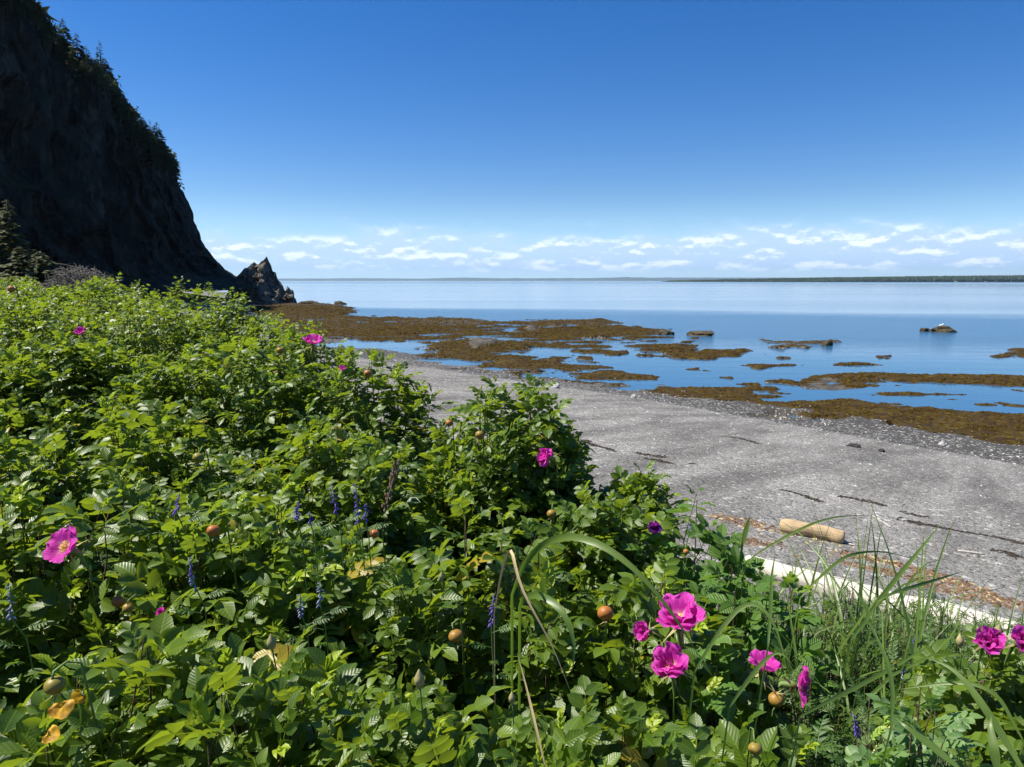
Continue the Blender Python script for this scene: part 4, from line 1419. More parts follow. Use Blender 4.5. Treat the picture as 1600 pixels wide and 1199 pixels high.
def grow(i):
    (px, Y, zt, r, kd, lb) = BUSH[i]
    c, rad = BC[i], BR[i]
    lv = 2 if Y < 1.75 else (1 if Y < 4.4 else 0)
    dens = {2: 118, 1: 112, 0: 78}[lv] * (1.35 if r < .45 else (1.6 if 2.55 < Y < 2.7 else 1.0)) * {'rose': 1.0, 'raspberry': 0.8, 'vetch': 1.6, 'pea': 1.3}[kd]
    area = 2 * math.pi * (((rad[0] ** 2) ** 1.6 + 2 * (rad[0] * rad[2]) ** 1.6) / 3) ** (1 / 1.6)
    P_, A_, L_ = [], [], []
    for layer, (kr, kd2) in enumerate([(1.0, 1.0), (0.83, 0.45)]):
        n = int(area * dens * kd2)
        d = rng.normal(size=(n * 2, 3))
        d = norm(d)
        d = d[d[:, 2] > 0.05][:n]
        el_ = np.sqrt((d[:, 0] * rad[1] * rad[2]) ** 2 + (d[:, 1] * rad[0] * rad[2]) ** 2 + (d[:, 2] * rad[0] * rad[1]) ** 2)
        keep = rng.random(len(d)) < el_ / el_.max()
        d = d[keep]
        q = c + d * rad * kr
        bump = 0.09 * fbm(q[:, 0] * 2.4, q[:, 1] * 2.4, q[:, 2] * 2.4, 3, 200) + rng.normal(0, .022, len(q))
        q = c + d * (rad * kr + np.minimum(bump, .12)[:, None] * np.array([1, 1, 1.0]))
        nrm = norm(d / rad)
        P_.append(q)
        A_.append(nrm)
        L_.append(np.full(len(q), layer))
    P_, A_, L_ = np.concatenate(P_), np.concatenate(A_), np.concatenate(L_)
    keep = np.ones(len(P_), bool)
    for j in range(len(BC)):
        if j != i:
            q = np.linalg.norm((P_ - BC[j]) / BR[j], axis=1)
            keep &= q > 0.90
    px_, py_, f_ = project(P_)
    dist = np.linalg.norm(P_ - CAMP, axis=1)
    keep &= (f_ > 0.3) & (px_ > -480) & (px_ < 1980) & (py_ < 1480) & (dist > 0.62)
    face = ((CAMP - P_) * A_).sum(1) / dist
    keep &= (face > -0.25) | (rng.random(len(P_)) < 0.28)
    P_, A_, L_ = P_[keep], A_[keep], L_[keep]
    n = len(P_)
    if n == 0:
        return [], np.zeros((0, 3))
    ax = norm(A_ * 0.75 + np.array([0, 0, 0.8]) + rng.normal(0, .22, (n, 3)))
    u = norm(np.cross(ax, np.array([0.3, 0.2, 0.9]) + rng.normal(0, .05, (n, 3))))
    v = np.cross(ax, u)
    ph0 = rng.uniform(0, 6.28, n)
    fresh = rng.random(n) < 0.12
    ln = rng.uniform(0.75, 1.2, n)
    K = {'rose': 8, 'raspberry': 6, 'pea': 6, 'vetch': 6}[kd]
    out = []
    for k in range(K):
        ph = ph0 + 2.39996 * k + rng.normal(0, .2, n)
        th = np.radians(24 + 66 * (k / (K - 1)) ** 0.8 + rng.normal(0, 10, n))
        rdl = np.cos(ph)[:, None] * u + np.sin(ph)[:, None] * v
        dr = ax * np.cos(th)[:, None] + rdl * np.sin(th)[:, None]
        zh = ax * np.sin(th)[:, None] - rdl * np.cos(th)[:, None] + np.array([-.42, .08, 0.55]) + rng.normal(0, .22, (n, 3))
        pos = P_ - ax * ((0.010 + 0.024 * k) * ln)[:, None]
        Fm = frame(dr, zh)
        s = [.42, .62, .8, .95, 1.05, 1.05, 1.0, .95][k] * rng.uniform(.72, 1.2, n)
        if kd == 'rose':
            s = s * 1.06
        yg = ((k < 3) & fresh) | ((k == 0) & (rng.random(n) < .35))
        ctr = pos + dr * 0.07 * s[:, None]
        cpx, cpy, cf = project(ctr)
        cdist = np.linalg.norm(ctr - CAMP, axis=1)
        ok_ = cdist > 0.58
        for (kx, ky, kr, kdist) in KP:
            ok_ &= ~((np.hypot(cpx - kx, cpy - ky) < kr + 0.035 * F / np.maximum(cdist, .3)) & (cdist < kdist + 0.03))
        score = (cpx > -40) * (cpx < 1640) * (cpy < 1240) * (L_ == 0) / np.maximum(cdist, .3) * (0.3 + np.clip(s, 0, 1.2)) * (1 + 0.6 * (k < 6))
        out.append(dict(pos=pos[ok_], F=Fm[ok_], s=s[ok_], y=yg[ok_].astype(int), v=rng.integers(0, 3, ok_.sum()), rnd=rng.random(ok_.sum()), score=score[ok_]))
    cat_ = {k: np.concatenate([o[k] for o in out]) for k in out[0]}
    cat_['ax'] = ax
    return cat_, P_


n_leaf = n_part = 0
for i, b in enumerate(BUSH):
    L, P_ = grow(i)
    if not len(P_):
        continue
    root, kd, Y = broots[i], b[4], b[1]
    lv = 2 if Y < 1.75 else (1 if Y < 4.4 else 0)
    nl = len(L['s'])
    n_leaf += nl
    cap = 300 if Y < 5 else 160
    order = np.argsort(-L['score'])
    nsel = min(cap, int((L['score'] > 0).sum()))
    sel, rest = order[:nsel], order[nsel:]
    for q in sel:
        o = bpy.data.objects.new('leaf', var_mesh((kd, max(lv, 1), int(L['y'][q]), int(L['v'][q]))))
        o.parent = root
        o.matrix_basis = mat4(L['F'][q], L['pos'][q] - BB[i], L['s'][q])
        COL.objects.link(o)
    n_part += nsel
    A = Acc()
    for yg in (0, 1):
        for q in range(3):
            m_ = rest[(L['y'][rest] == yg) & (L['v'][rest] == q)]
            if not len(m_):
                continue
            vv = VAR[kd, (min(lv, 1) if Y < 4.0 and kd != 'vetch' else 0), yg, q]
            nV = len(vv['V'])
            W_ = np.einsum('nij,vj->nvi', L['F'][m_] * L['s'][m_][:, None, None], vv['V']) + L['pos'][m_][:, None] - BB[i]
            Fc = (np.arange(len(m_))[:, None, None] * nV + vv['F'][None]).reshape(-1, 3)
            A.add(W_.reshape(-1, 3), Fc, np.tile(vv['UV'], (len(m_), 1)), rnd=np.repeat(L['rnd'][m_], nV), young=float(yg))
    if A.n:
        tag(link('foliage', A.mesh('foliage', LEAFMAT[kd]), root), kind='stuff')
    A = Acc()
    ns = min(len(P_), int(40 + 90 * b[3]))
    for q in rng.choice(len(P_), ns, replace=False):
        tip = P_[q] - BB[i]
        st = np.array([tip[0] * .25, tip[1] * .25, -0.03])
        md = st * .45 + tip * .55 + np.array([0, 0, 0.10]) + rng.normal(0, .03, 3)
        V, Fc, uv = tube([st, md, tip - [0, 0, .12], tip - [0, 0, .03]], [.0045, .0030, .0018, .0011], 4, cap=False)
        A.add(V, Fc, uv)
    axs = L['ax']
    low_ = np.stack([BB[i][0] + (P_[:, 0] - BB[i][0]) * .72, BB[i][1] + (P_[:, 1] - BB[i][1]) * .72, P_[:, 2] - .34], -1)
    c0, c1, c2 = P_ - axs * .012 - BB[i], P_ - axs * .17 - BB[i], low_ - BB[i]
    tri = np.array([(1, 0, 0), (-.5, .87, 0), (-.5, -.87, 0)])
    V = np.concatenate([c0[:, None] + tri * .0011, c1[:, None] + tri * .0019, c2[:, None] + tri * .0024], 1)
    tfc = np.array([(a_ + 3 * l_, (a_ + 1) % 3 + 3 * l_, (a_ + 1) % 3 + 3 * l_ + 3) for l_ in (0, 1) for a_ in range(3)] +
                   [(a_ + 3 * l_, (a_ + 1) % 3 + 3 * l_ + 3, a_ + 3 * l_ + 3) for l_ in (0, 1) for a_ in range(3)])
    A.add(V.reshape(-1, 3), (np.arange(len(P_))[:, None, None] * 9 + tfc[None]).reshape(-1, 3))
    link('stems', A.mesh('stems', M_CANE), root)  # many separate canes and short shoot stems, merged into one mesh per plant

# ------------------------------------------------------------------ grass
def blade_mesh(th0, th1, pw, seed, w0=0.0128):
    n = 11
    t_ = np.linspace(0, 1, n)
    th = th0 + th1 * t_ ** pw
    y = np.concatenate([[0], np.cumsum(np.sin(th[:-1]) / (n - 1))])
    z = np.concatenate([[0], np.cumsum(np.cos(th[:-1]) / (n - 1))])
    wd_ = w0 * (0.55 + 0.45 * np.sin(np.pi * np.clip(t_ * 1.25, 0, 1) * .5)) * (1 - t_ ** 3)
    tw = 0.9 * np.sin(t_ * 2.2 + seed)
    X = np.stack([-wd_ / 2, 0 * wd_, wd_ / 2], 0)
    V = np.zeros((3, n, 3))
    V[..., 0] = X * np.cos(tw)
    V[..., 1] = y + X * np.sin(tw) * np.cos(th)
    V[..., 2] = z - X * np.sin(tw) * np.sin(th)
    V[1, :, 1] += 0.0018
    uv = np.stack(np.meshgrid([-1, 0, 1], t_, indexing='ij'), -1).reshape(-1, 2)
    yv = np.repeat([[0.0]], 3 * n).ravel() + np.tile(np.clip((t_ - .75) * 1.5, 0, .3), 3)
    return mk_mesh('blade', V.reshape(-1, 3), grid_faces(3, n), M_GRASS, {'rnd': np.zeros(3 * n), 'young': yv}, uv)


BLADES = [blade_mesh(*a) for a in [(.04, .5, 1.5, 0), (.1, 1.1, 1.6, 1), (.08, 1.7, 1.8, 2), (.15, 2.3, 1.7, 3), (.1, .7, 1.5, 4), (.2, 1.4, 2.4, 5), (.1, 2.0, 2.6, 6), (.3, .8, 1.0, 2.5)]]
DRYB = blade_mesh(.15, 1.7, 1.5, 2, .006)
DRYB.materials.clear()
DRYB.materials.append(M_STRAW)
for k, (px, Y, nb, ln, lb) in enumerate([
        (1150, 2.25, 9, 1.05, 'thin grass tuft just right of the raspberry leaves'),
        (1205, 1.95, 13, 1.05, 'upright grass tuft in front of the left end of the white log'),
        (1262, 2.30, 14, 1.05, 'grass tuft crossing the short driftwood log'),
        (1310, 1.85, 15, 1.10, 'grass tuft in front of the middle of the white log'),
        (1365, 2.35, 15, 1.05, 'grass tuft standing beyond the herbs, right of the short driftwood log'),
        (1420, 1.75, 15, 1.15, 'dense grass tuft with blades leaning over the brown wrack'),
        (1478, 2.25, 14, 1.00, 'grass tuft close to the right half of the white log'),
        (1535, 1.85, 14, 1.05, 'grass tuft left of the crumpled pink roses'),
        (1610, 2.10, 12, 1.00, 'grass tuft at the right edge beyond the crumpled roses'),
        (1275, 1.50, 11, 1.0, 'grass tuft behind the side-on pink rose'),
        (1385, 1.42, 12, 1.0, 'arching grass tuft above the deep purple vetch head'),
        (1500, 1.35, 12, .95, 'arching grass tuft above the beach pea'),
        (1620, 1.45, 9, .95, 'grass tuft at the lower right edge'),
        (1120, 2.75, 8, .85, 'sparse grass tuft at the gravel edge behind the raspberry leaves'),
        (935, 2.85, 6, .95, 'few thin grass blades at the gravel edge right of the wilted rose'),
        (1335, 2.85, 10, .80, 'low grass tuft just this side of the white log'),
        (1560, 2.75, 10, .80, 'low grass tuft beside the right end of the white log'),
        (1040, 1.25, 5, .9, 'few grass blades rising through the twin pink roses')]):
    rr = ray(px, 900)
    x = rr[0] / rr[1] * Y
    gz = float(ground_z(x, Y)[0])
    t = thing('grass_tuft', lb, 'grass', (x, Y, gz), 'dune grass tufts')
    for q in range(int(nb * 2.4)):
        off = np.array([rng.normal(0, .06), rng.normal(0, .06), -0.01])
        hd = rng.normal(-0.9, 1.3)               # prevailing lean to the right
        l_ = ln * rng.uniform(.55, 1.05)
        M = rotz(hd) @ rotx(rng.normal(0, .1))
        ws = rng.uniform(.6, 1.3)
        M = M @ np.diag([ws, l_, l_])
        me = DRYB if rng.random() < 0.03 else BLADES[rng.integers(0, len(BLADES))]
        link('blade', me, t, basis=mat4(M, off))


def ribbon(path, wpx, mat, name, root, face=0.25):
    """a broad blade: path of photo px, py and depth Y, rooted down to the ground"""
    P_ = np.array([at_y(a, b, c) for a, b, c in path])
    n = 22
    s_ = np.concatenate([[0], np.cumsum(np.linalg.norm(np.diff(P_, axis=0), axis=1))])
    ss = np.linspace(0, s_[-1], n)
    Q = np.stack([np.interp(ss, s_, P_[:, j]) for j in range(3)], -1)
    for _ in range(3):
        Q[1:-1] = (Q[:-2] + 2 * Q[1:-1] + Q[2:]) / 4
    root_p = Q[0] + np.array([0, 0.22, 0])
    root_p[2] = float(ground_z(root_p[0], root_p[1])[0])
    Q = np.concatenate([[root_p * (1 - f) + Q[0] * f for f in (0, .35, .7)], Q])
    n = len(Q)
    t_ = np.linspace(0, 1, n)
    dist = np.linalg.norm(Q[6] - CAMP)
    wd_ = .6 * wpx / F * dist * (0.28 + .72 * np.clip(t_ * 2.6, 0, 1) ** 1.3) * np.clip((1 - t_) * 2.4, 0.02, 1) ** .9
    tg = norm(np.gradient(Q, axis=0))
    vd = norm(CAMP - Q)
    sd_ = norm(np.cross(tg, vd))
    sd_ = norm(sd_ + face * vd * np.sin(t_ * 4 + wpx)[:, None])
    nr = np.cross(sd_, tg)
    V = np.stack([Q - sd_ * wd_[:, None] / 2, Q - nr * wd_[:, None] * .14, Q + sd_ * wd_[:, None] / 2], 0)
    uv = np.stack(np.meshgrid([-1, 0, 1], t_, indexing='ij'), -1).reshape(-1, 2)
    me = mk_mesh(name, V.reshape(-1, 3) - np.array(root.location), grid_faces(3, n), mat, {'rnd': np.zeros(3 * n), 'young': np.full(3 * n, .05)}, uv)
    return link(name, me, root)


def grass_thing(label, blades, name='broad_grass'):
    p = at_y(*blades[0][0][0])
    b0 = np.array([p[0], p[1] + .08, float(ground_z(p[0], p[1] + .08)[0])])
    t = thing(name, label, 'grass', b0)
    for path, wpx, mt in blades:
        ribbon(path, wpx, mt, 'blade', t)
    return t


y1_ = .98
grass_thing('broad grass blade arching high over the centre of the thicket with a shorter blade beneath', [
    ([(800, 930, 1.12), (822, 870, 1.08), (868, 836, 1.04), (915, 838, 1.0), (962, 862, .97), (1002, 897, .95), (1042, 945, .93), (1078, 1000, .92), (1096, 1032, .92)], 17, M_GRASS),
    ([(812, 950, 1.05), (818, 930, 1.03), (850, 930, 1.0), (880, 955, .97), (896, 992, .95), (898, 1030, .94), (893, 1052, .94)], 17, M_GRASS)])
grass_thing('tan dry grass stalk bent double at the centre of the thicket', [
    ([(772, 960, 1.10), (784, 890, 1.05), (797, 852, 1.02), (801, 850, 1.0), (806, 905, .98), (830, 950, .96), (862, 1005, .95), (893, 1085, .94)], 7, M_STRAW)], 'dry_grass')
grass_thing('straight tan dry stem leaning over the leaves at the bottom centre', [
    ([(852, 1199, .82), (836, 1130, .84), (822, 1072, .86), (808, 1020, .88)], 6, M_STRAW)], 'dry_grass')
grass_thing('pair of broad folded grass blades between the twin roses and the side-on rose', [
    ([(1140, 1105, .95), (1165, 1068, .96), (1190, 1036, .97), (1212, 1018, .98), (1226, 1022, .97), (1240, 1042, .96)], 10, M_GRASS),
    ([(1085, 1050, 1.02), (1112, 1005, 1.04), (1140, 965, 1.06), (1164, 940, 1.07), (1184, 940, 1.06), (1208, 968, 1.04), (1222, 1010, 1.02), (1229, 1046, 1.0)], 11, M_GRASS),
    ([(1200, 1010, 1.15), (1204, 952, 1.2), (1206, 896, 1.25), (1213, 858, 1.28)], 9, M_GRASS)])
grass_thing('long broad grass blades crossing the lower right corner', [
    ([(1250, 1120, .98), (1300, 1093, 1.0), (1345, 1070, 1.02), (1389, 1047, 1.04), (1435, 1020, 1.06), (1475, 998, 1.08)], 10, M_GRASS),
    ([(1605, 1215, .85), (1570, 1155, .88), (1541, 1110, .9), (1510, 1066, .93), (1487, 1043, .95), (1460, 1030, .97), (1438, 1026, .98)], 15, M_GRASS),
    ([(1502, 1203, .85), (1449, 1160, .88), (1412, 1133, .9), (1398, 1120, .92)], 15, M_GRASS),
    ([(1560, 1215, .82), (1553, 1170, .83), (1547, 1130, .85), (1549, 1118, .86)], 17, M_GRASS),
    ([(1392, 1140, .98), (1396, 1083, 1.0), (1389, 1041, 1.02), (1370, 995, 1.05), (1346, 950, 1.08)], 9, M_GRASS),
    ([(1600, 1160, .9), (1560, 1085, .93), (1520, 1066, .95), (1470, 1068, .97), (1400, 1078, .99)], 8, M_GRASS)])
grass_thing('long slender grass blades reaching out over the brown wrack and white log', [
    ([(1345, 985, 1.5), (1358, 958, 1.52), (1410, 892, 1.58), (1450, 844, 1.62), (1475, 812, 1.65)], 10, M_GRASS),
    ([(1165, 880, 1.8), (1184, 864, 1.8), (1236, 834, 1.82), (1274, 816, 1.84), (1308, 807, 1.85), (1362, 805, 1.86)], 6, M_GRASS),
    ([(1250, 935, 1.6), (1270, 912, 1.62), (1302, 884, 1.65), (1322, 868, 1.67), (1362, 861, 1.7), (1390, 863, 1.7), (1424, 873, 1.7)], 7, M_GRASS),
    ([(1370, 940, 1.5), (1386, 930, 1.5), (1450, 910, 1.55), (1505, 893, 1.6)], 8, M_GRASS),
    ([(1160, 850, 1.9), (1164, 835, 1.9), (1168, 820, 1.9), (1172, 806, 1.9)], 12, M_GRASS),
    ([(1330, 1000, 1.4), (1360, 960, 1.42), (1335, 920, 1.45), (1320, 912, 1.46)], 9, M_GRASS)])

# dead brown stalk in the thicket
p0 = place(617, 745, 1.9, 0.06, 26)[1]
b0 = np.array([p0[0], p0[1] + .1, float(ground_z(p0[0], p0[1] + .1)[0])])
t = thing('dead_stalk', 'brown dead seed stalk standing up in the middle of the thicket', 'plant', b0)
pa = np.array([b0, at_y(600, 800, p0[1] + .02), at_y(612, 760, p0[1]), at_y(622, 718, p0[1])])
V, Fc, uv = tube(pa - b0, [.003, .0025, .002, .0012], 5)
link('stem', mk_mesh('stem', V, Fc, M_DEAD), t)
A = Acc()
sv2, sf2 = blob_mesh(0, .2, 4, 1.4)
for k in range(46):
    f = rng.random()
    q = pa[1] * (1 - f) + pa[3] * f + rng.normal(0, .006, 3)
    A.add(sv2 * rng.uniform(.003, .0055) + q - b0, sf2)
link('seed_head', A.mesh('seed_head', M_DEAD, False), t)

# ------------------------------------------------------------------ driftwood
def log(pa_, pb_, r0, r1, mat, label, seed=1, bend=0.0, name='driftwood_log', lift=0.75, sides=18, n=26):
    A0, B0 = on_ground(*pa_), on_ground(*pb_)
    A0[2] += r0 * lift
    B0[2] += r1 * lift
    t_ = np.linspace(0, 1, n)
    Q = A0[None] * (1 - t_)[:, None] + B0[None] * t_[:, None]
    ax = norm(B0 - A0)
    sd_ = norm(np.cross(ax, [0, 0, 1]))
    Q += sd_ * (bend * np.sin(t_ * math.pi))[:, None] + sd_ * (.25 * r0 * fbm(t_ * 3, 0 * t_, seed, 2, seed))[:, None]
    rad = r0 + (r1 - r0) * t_
    rad = rad * (1 - .22 * (np.exp(-t_ * n / 1.2) + np.exp(-(1 - t_) * n / 1.2)))
    off = (A0 + B0) / 2
    V, Fc, uv = tube(Q, rad, sides)
    c = np.concatenate([np.tile(Q, (sides, 1)), Q[:1], Q[-1:]])
    d = V - c
    V = c + d * (1 + .16 * fbm(V[:, 0] * 4, V[:, 1] * 4, V[:, 2] * 9, 4, seed))[:, None]
    o = link(name, mk_mesh(name, V - off, Fc, mat, None, uv), loc=off)
    return tag(o, label, 'log')


log((1219, 829), (1319, 848), 0.070, 0.078, M_WOOD, 'short tan sawn log lying on the gravel', 2)
log((1165, 888), (1600, 1020), 0.068, 0.115, M_BLEACH, 'long bleached white log lying behind the grass', 5, 0.05)
log((1420, 1000), (1545, 978), 0.05, 0.06, M_BLEACH, 'bleached forked limb leaning on the right end of the long log', 9, name='driftwood_limb')
log((1497, 862), (1538, 867), .012, .010, M_BLEACH, 'thin pale stick on the gravel at right', 7, name='driftwood_stick', sides=6, n=8)
log((1318, 849), (1336, 853), .010, .008, M_BLEACH, 'thin pale stick just below the short tan log', 8, name='driftwood_stick', sides=6, n=8)
log((1362, 806), (1392, 824), .006, .005, M_BLEACH, 'thin pale twig on the gravel right of the short log', 3, name='driftwood_stick', sides=6, n=8)
log((836, 647), (858, 649), .03, .02, M_BLEACH, 'small pale stick lying on the middle of the beach', 4, name='driftwood_stick', sides=6, n=8)

# ------------------------------------------------------------------ wrack lines
M_WRACK = simple('dry_wrack', (0.035, 0.026, 0.020), 0.85, 0.5, 30)
M_BROWNWRACK = simple('brown_straw_wrack', (0.16, 0.10, 0.06), 0.85, 0.5, 30)


def wrack(lines, n, wid, mat, label, lmin, lmax, straw=0.0):
    A = Acc()
    for ln_ in lines:
        G = np.array([on_ground(a, b) for a, b in ln_])
        s_ = np.concatenate([[0], np.cumsum(np.linalg.norm(np.diff(G, axis=0), axis=1))])
        m = int(n * s_[-1])
        ss = rng.uniform(0, s_[-1], m)
        gap = vnoise(ss * 1.6, 0 * ss, ln_[0][0]) > -0.55
        ss = ss[gap]
        m = len(ss)
        X = np.interp(ss, s_, G[:, 0])
        Yv = np.interp(ss, s_, G[:, 1])
        tgx = np.interp(ss, s_, np.gradient(G[:, 0]))
        wig = .16 * fbm(ss * .9, 0 * ss, ln_[0][0], 4, 3)
        spread = wid * (.5 + 1.6 * np.abs(vnoise(ss * 1.1, 7 + 0 * ss, ln_[0][1])))
        X = X + (rng.normal(0, 1, m) * spread + wig) * .8
        Yv = Yv + (rng.normal(0, 1, m) * spread + wig) * .6
        Z = ground_z(X, Yv)
        for k in range(m):
            a_ = 2.2 + rng.normal(0, .8)
            l_, w_ = rng.uniform(lmin, lmax), rng.uniform(.15, .4)
            dx_ = np.array([math.cos(a_), math.sin(a_), 0]) * l_
            dy_ = np.array([-math.sin(a_), math.cos(a_), 0]) * l_ * w_
            o = np.array([X[k], Yv[k], Z[k] + .002])
            A.add([o - dx_, o - dy_, o + dx_, o + dy_, o + [0, 0, l_ * rng.uniform(.15, .45)]], tf)
    return tag(link('wrack', A.mesh('wrack', mat, False)), label, 'seaweed', kind='stuff')


wrack([[(905, 688), (940, 699), (962, 706)], [(1000, 707), (1040, 715), (1078, 726)], [(1008, 716), (1048, 726)], [(1095, 731), (1122, 735), (1166, 745)], [(1200, 762), (1250, 772), (1298, 784)],
       [(1313, 777), (1378, 790)], [(1383, 795), (1450, 808)], [(1415, 812), (1470, 822), (1530, 835), (1600, 850)], [(1130, 683), (1190, 694)], [(1290, 795), (1330, 801)], [(1560, 862), (1600, 872)]],
      210, .05, M_WRACK, 'thin dark lines of dried seaweed along the beach', .012, .05)
wrack([[(1310, 868), (1350, 878), (1400, 888), (1440, 896), (1490, 910), (1540, 930), (1600, 955)], [(1110, 800), (1150, 812), (1200, 824)], [(1150, 845), (1210, 850)], [(1330, 880), (1450, 905), (1560, 945)]],
      300, .10, M_BROWNWRACK, 'band of brown straw and wrack high on the beach', .012, .05)
wrack([[(1110, 800), (1200, 826), (1300, 850)], [(1310, 868), (1400, 888), (1490, 912), (1600, 958)]], 70, .14, M_STRAW, 'pale straw scattered over the wrack band', .012, .045)
# larger pale pebbles dotting the wet shore
A = Acc()
pbv, pbf = blob_mesh(0, .15, 8, .55)
for k in range(300):
    a_, b_ = rng.uniform(760, 1600), 0
    b_ = np.interp(a_, [560, 1000, 1600], [566, 628, 724]) + rng.normal(-12, 12)
    p = on_ground(a_, b_)
    if p[2] > 0.01:
        A.add(pbv * (.014 + .03 * rng.random() ** 2) * np.array([1.2, .9, 1]) @ rotz(rng.uniform(0, 6)).T + p, pbf)
tag(link('shore_pebbles', A.mesh('shore_pebbles', M_PALE)), 'pale pebbles dotting the dark wet shore', 'gravel', kind='stuff')

# ------------------------------------------------------------------ spruces
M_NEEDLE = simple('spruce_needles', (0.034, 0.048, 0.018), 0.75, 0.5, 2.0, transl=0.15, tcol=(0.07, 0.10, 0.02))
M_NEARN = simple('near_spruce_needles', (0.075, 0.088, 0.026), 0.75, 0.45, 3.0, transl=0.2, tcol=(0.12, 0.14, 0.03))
M_BARK = simple('spruce_bark', (0.09, 0.07, 0.055), 0.9, 0.3, 6)


def spruce_meshes(h, rmax, nb, seed, mat, start=0.12, sub=1, power=0.9, gap=0.15):
    r = np.random.default_rng(seed)
    A = Acc()
    for k in range(nb):
        f = start + (1 - start) * (k + r.random()) / nb
        if r.random() < gap:
            continue
        L = rmax * (1 - f) ** power * r.uniform(.55, 1.15) + 0.03 * h
        ph = r.uniform(0, 6.28)
        d = np.array([math.cos(ph), math.sin(ph), 0])
        sd_ = np.array([-math.sin(ph), math.cos(ph), 0])
        o = np.array([0, 0, f * h])
        for j in range(sub):
            g = (j + .4) / sub
            oo = o + d * L * g * .8 + np.array([0, 0, -.28 * L * g ** 1.5])
            l_ = L * (1.0 if sub == 1 else .42 * (1.2 - .5 * g)) * r.uniform(.8, 1.2)
            a_ = 0 if sub == 1 else r.uniform(-1.1, 1.1)
            dd = d * math.cos(a_) + sd_ * math.sin(a_)
            ss_ = -d * math.sin(a_) + sd_ * math.cos(a_)
            w_ = l_ * r.uniform(.28, .5)
            dr = -l_ * r.uniform(.1, .45)
            V = [oo, oo + dd * l_ * .55 + ss_ * w_ + [0, 0, dr * .7], oo + dd * l_ + [0, 0, dr * .75], oo + dd * l_ * .5 - ss_ * w_ + [0, 0, dr * .7], oo + dd * l_ * .5 + [0, 0, dr * .15]]
            A.add(V, tf)
    crown = A.mesh('crown', mat, False)
    V, Fc, uv = tube([(0, 0, -0.3), (0, 0, h * .5), (0.01 * h, 0, h)], [h * .022, h * .013, h * .003], 6)
    return crown, mk_mesh('trunk', V, Fc, M_BARK, None, uv)


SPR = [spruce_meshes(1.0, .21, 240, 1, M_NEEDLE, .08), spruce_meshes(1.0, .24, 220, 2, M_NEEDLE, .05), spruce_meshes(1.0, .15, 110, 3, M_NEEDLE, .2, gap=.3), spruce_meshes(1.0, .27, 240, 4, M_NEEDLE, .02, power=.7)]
spots = [(103, 92, 48, 0, 'tallest spruce on the upper crest of the cliff'), (123, 104, 40, 1, 'second tall pointed spruce right of the tallest on the upper crest'),
         (159, 118, 42, 2, 'sparse spindly spruce at the outer end of the upper crest')]
for a_, b_, h_ in [(95, 84, 28), (111, 100, 26), (131, 108, 22), (138, 112, 32), (146, 116, 20), (152, 120, 18), (165, 124, 26), (171, 134, 16), (88, 70, 20)]:
    spots.append((a_, b_, h_, None, 'small dark spruce among the tall ones on the upper crest'))
for a_, b_, h_ in [(180, 152, 16), (188, 165, 18), (195, 178, 14), (174, 143, 14), (200, 184, 12)]:
    spots.append((a_, b_, h_, None, 'stunted spruce clinging to the steep crest between the two stands'))
for a_, b_, h_ in [(206, 204, 24), (212, 208, 28), (218, 212, 26), (224, 220, 30), (230, 224, 26), (236, 230, 34), (242, 238, 32), (248, 244, 42), (254, 252, 34), (260, 258, 28), (265, 262, 24), (270, 266, 20), (239, 244, 24), (250, 256, 24), (227, 232, 22)]:
    spots.append((a_, b_, h_, None, 'slender spruce in the dense stand on the lower crest'))
for a_, b_, h_ in [(16, -2, 22), (30, 4, 22), (42, 12, 22), (52, 22, 20), (62, 34, 22), (70, 46, 18), (78, 58, 18)]:
    spots.append((a_, b_, h_, None, 'spruce at the very top of the cliff by the upper edge of the picture'))
for a_, b_, h_, vi, lb in list(spots[3:]):
    spots.append((a_ + rng.uniform(-7, 7), b_ + rng.uniform(4, 14), h_ * rng.uniform(.6, .95), None, {'slen': 'slender spruce rooted lower down in the dense stand on the lower crest', 'smal': 'small dark spruce rooted just below the tall ones on the upper crest',
                                                                                                       'stun': 'stunted spruce on the face just below the steep crest between the stands', 'spru': 'spruce rooted just under the very top of the cliff'}[lb[:4]]))
for k, (a_, b_, h_, vi, lb) in enumerate(spots):
    p = None
    for dd in range(0, 40, 2):
        p = cliff_hit(a_, b_ + dd)
        if p is not None:
            break
    if p is None:
        continue
    hm_ = (h_ + dd) / F * p[1] * 1.18
    t = thing('spruce_tree', lb, 'tree', p - [0, 0, .5], 'spruces on the cliff crest')
    cr_, tk_ = SPR[k % 4 if vi is None else vi]
    M = rotz(rng.uniform(0, 6.28)) * (hm_ + .5)
    M = M @ np.diag([rng.uniform(1.15, 1.6) if vi is None else 1.15] * 2 + [1])
    link('crown', cr_, t, basis=mat4(M, (0, 0, 0)))
    link('trunk', tk_, t, basis=mat4(M, (0, 0, 0)))

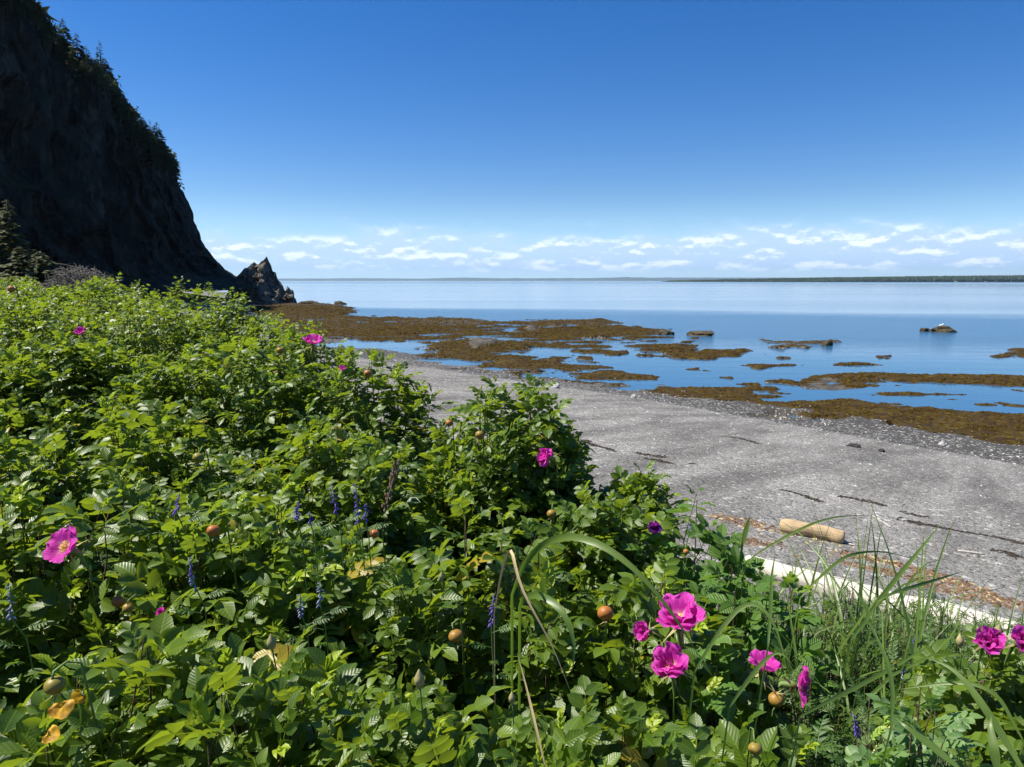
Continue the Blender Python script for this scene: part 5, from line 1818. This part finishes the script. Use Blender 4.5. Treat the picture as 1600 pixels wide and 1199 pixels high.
# scrub along the crest
A = Acc()
SKY = ([0, 40, 75, 85, 165, 200, 240, 270, 278], [-40, 0, 35, 55, 118, 172, 215, 245, 280])
for k in range(1500):
    a_ = rng.uniform(-30, 278)
    b_ = np.interp(a_, *SKY) + abs(rng.normal(0, 9)) + 1
    p = cliff_hit(a_, b_)
    if p is None:
        continue
    for j in range(7):
        o = p + rng.normal(0, .42, 3) + [0, 0, .2]
        A.add(o + rng.normal(0, .27, (3, 3)), [[0, 1, 2]])
M_SCRUB = simple('crest_scrub', (0.042, 0.055, 0.020), 0.8, 0.5, 1.2, transl=.2, tcol=(.09, .11, .02))
tag(link('crest_scrub', A.mesh('crest_scrub', M_SCRUB, False)), 'low green scrub along the crest of the cliff', 'scrub', kind='stuff')

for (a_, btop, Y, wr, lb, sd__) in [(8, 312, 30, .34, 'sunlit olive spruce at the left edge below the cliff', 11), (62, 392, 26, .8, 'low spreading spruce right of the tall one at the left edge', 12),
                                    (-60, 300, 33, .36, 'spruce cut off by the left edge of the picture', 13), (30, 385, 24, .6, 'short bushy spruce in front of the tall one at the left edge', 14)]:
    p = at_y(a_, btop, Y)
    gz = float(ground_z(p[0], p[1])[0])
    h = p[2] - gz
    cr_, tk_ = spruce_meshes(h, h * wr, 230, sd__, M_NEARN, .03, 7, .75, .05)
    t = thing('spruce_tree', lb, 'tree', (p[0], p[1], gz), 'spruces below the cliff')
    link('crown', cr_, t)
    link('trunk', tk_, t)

# grey brushwood heap behind the thicket
pc = at_y(128, 446, 12.5)
A = Acc()
for k in range(420):
    f = rng.uniform(-1, 1)
    hgt = 0.36 * (1 - abs(f) ** 1.6) * (1.0 if f < 0 else .95)
    o = np.array([f * .52, rng.normal(0, .22), rng.uniform(-.3, 1) * hgt])
    d = norm(np.array([rng.normal(0.6, .5), rng.normal(0, .5), rng.normal(-.1, .35) - .3 * f]))
    l_ = rng.uniform(.1, .3)
    V, Fc, _ = tube([o - d * l_ * .5, o + rng.normal(0, .015, 3), o + d * l_ * .5], [.006, .006, .002], 4, cap=False)
    A.add(V, Fc)
for k in range(70):
    f = rng.uniform(-.8, .8)
    V, Fc, _ = tube([(f * .5, rng.normal(0, .2), -1.3), (f * .5, rng.normal(0, .2), .2)], [.01, .006], 4, cap=False)
    A.add(V, Fc)
tag(link('brushwood_heap', A.mesh('brushwood_heap', M_TWIG), loc=pc), 'grey heap of dead brushwood behind the thicket at left', 'brushwood')
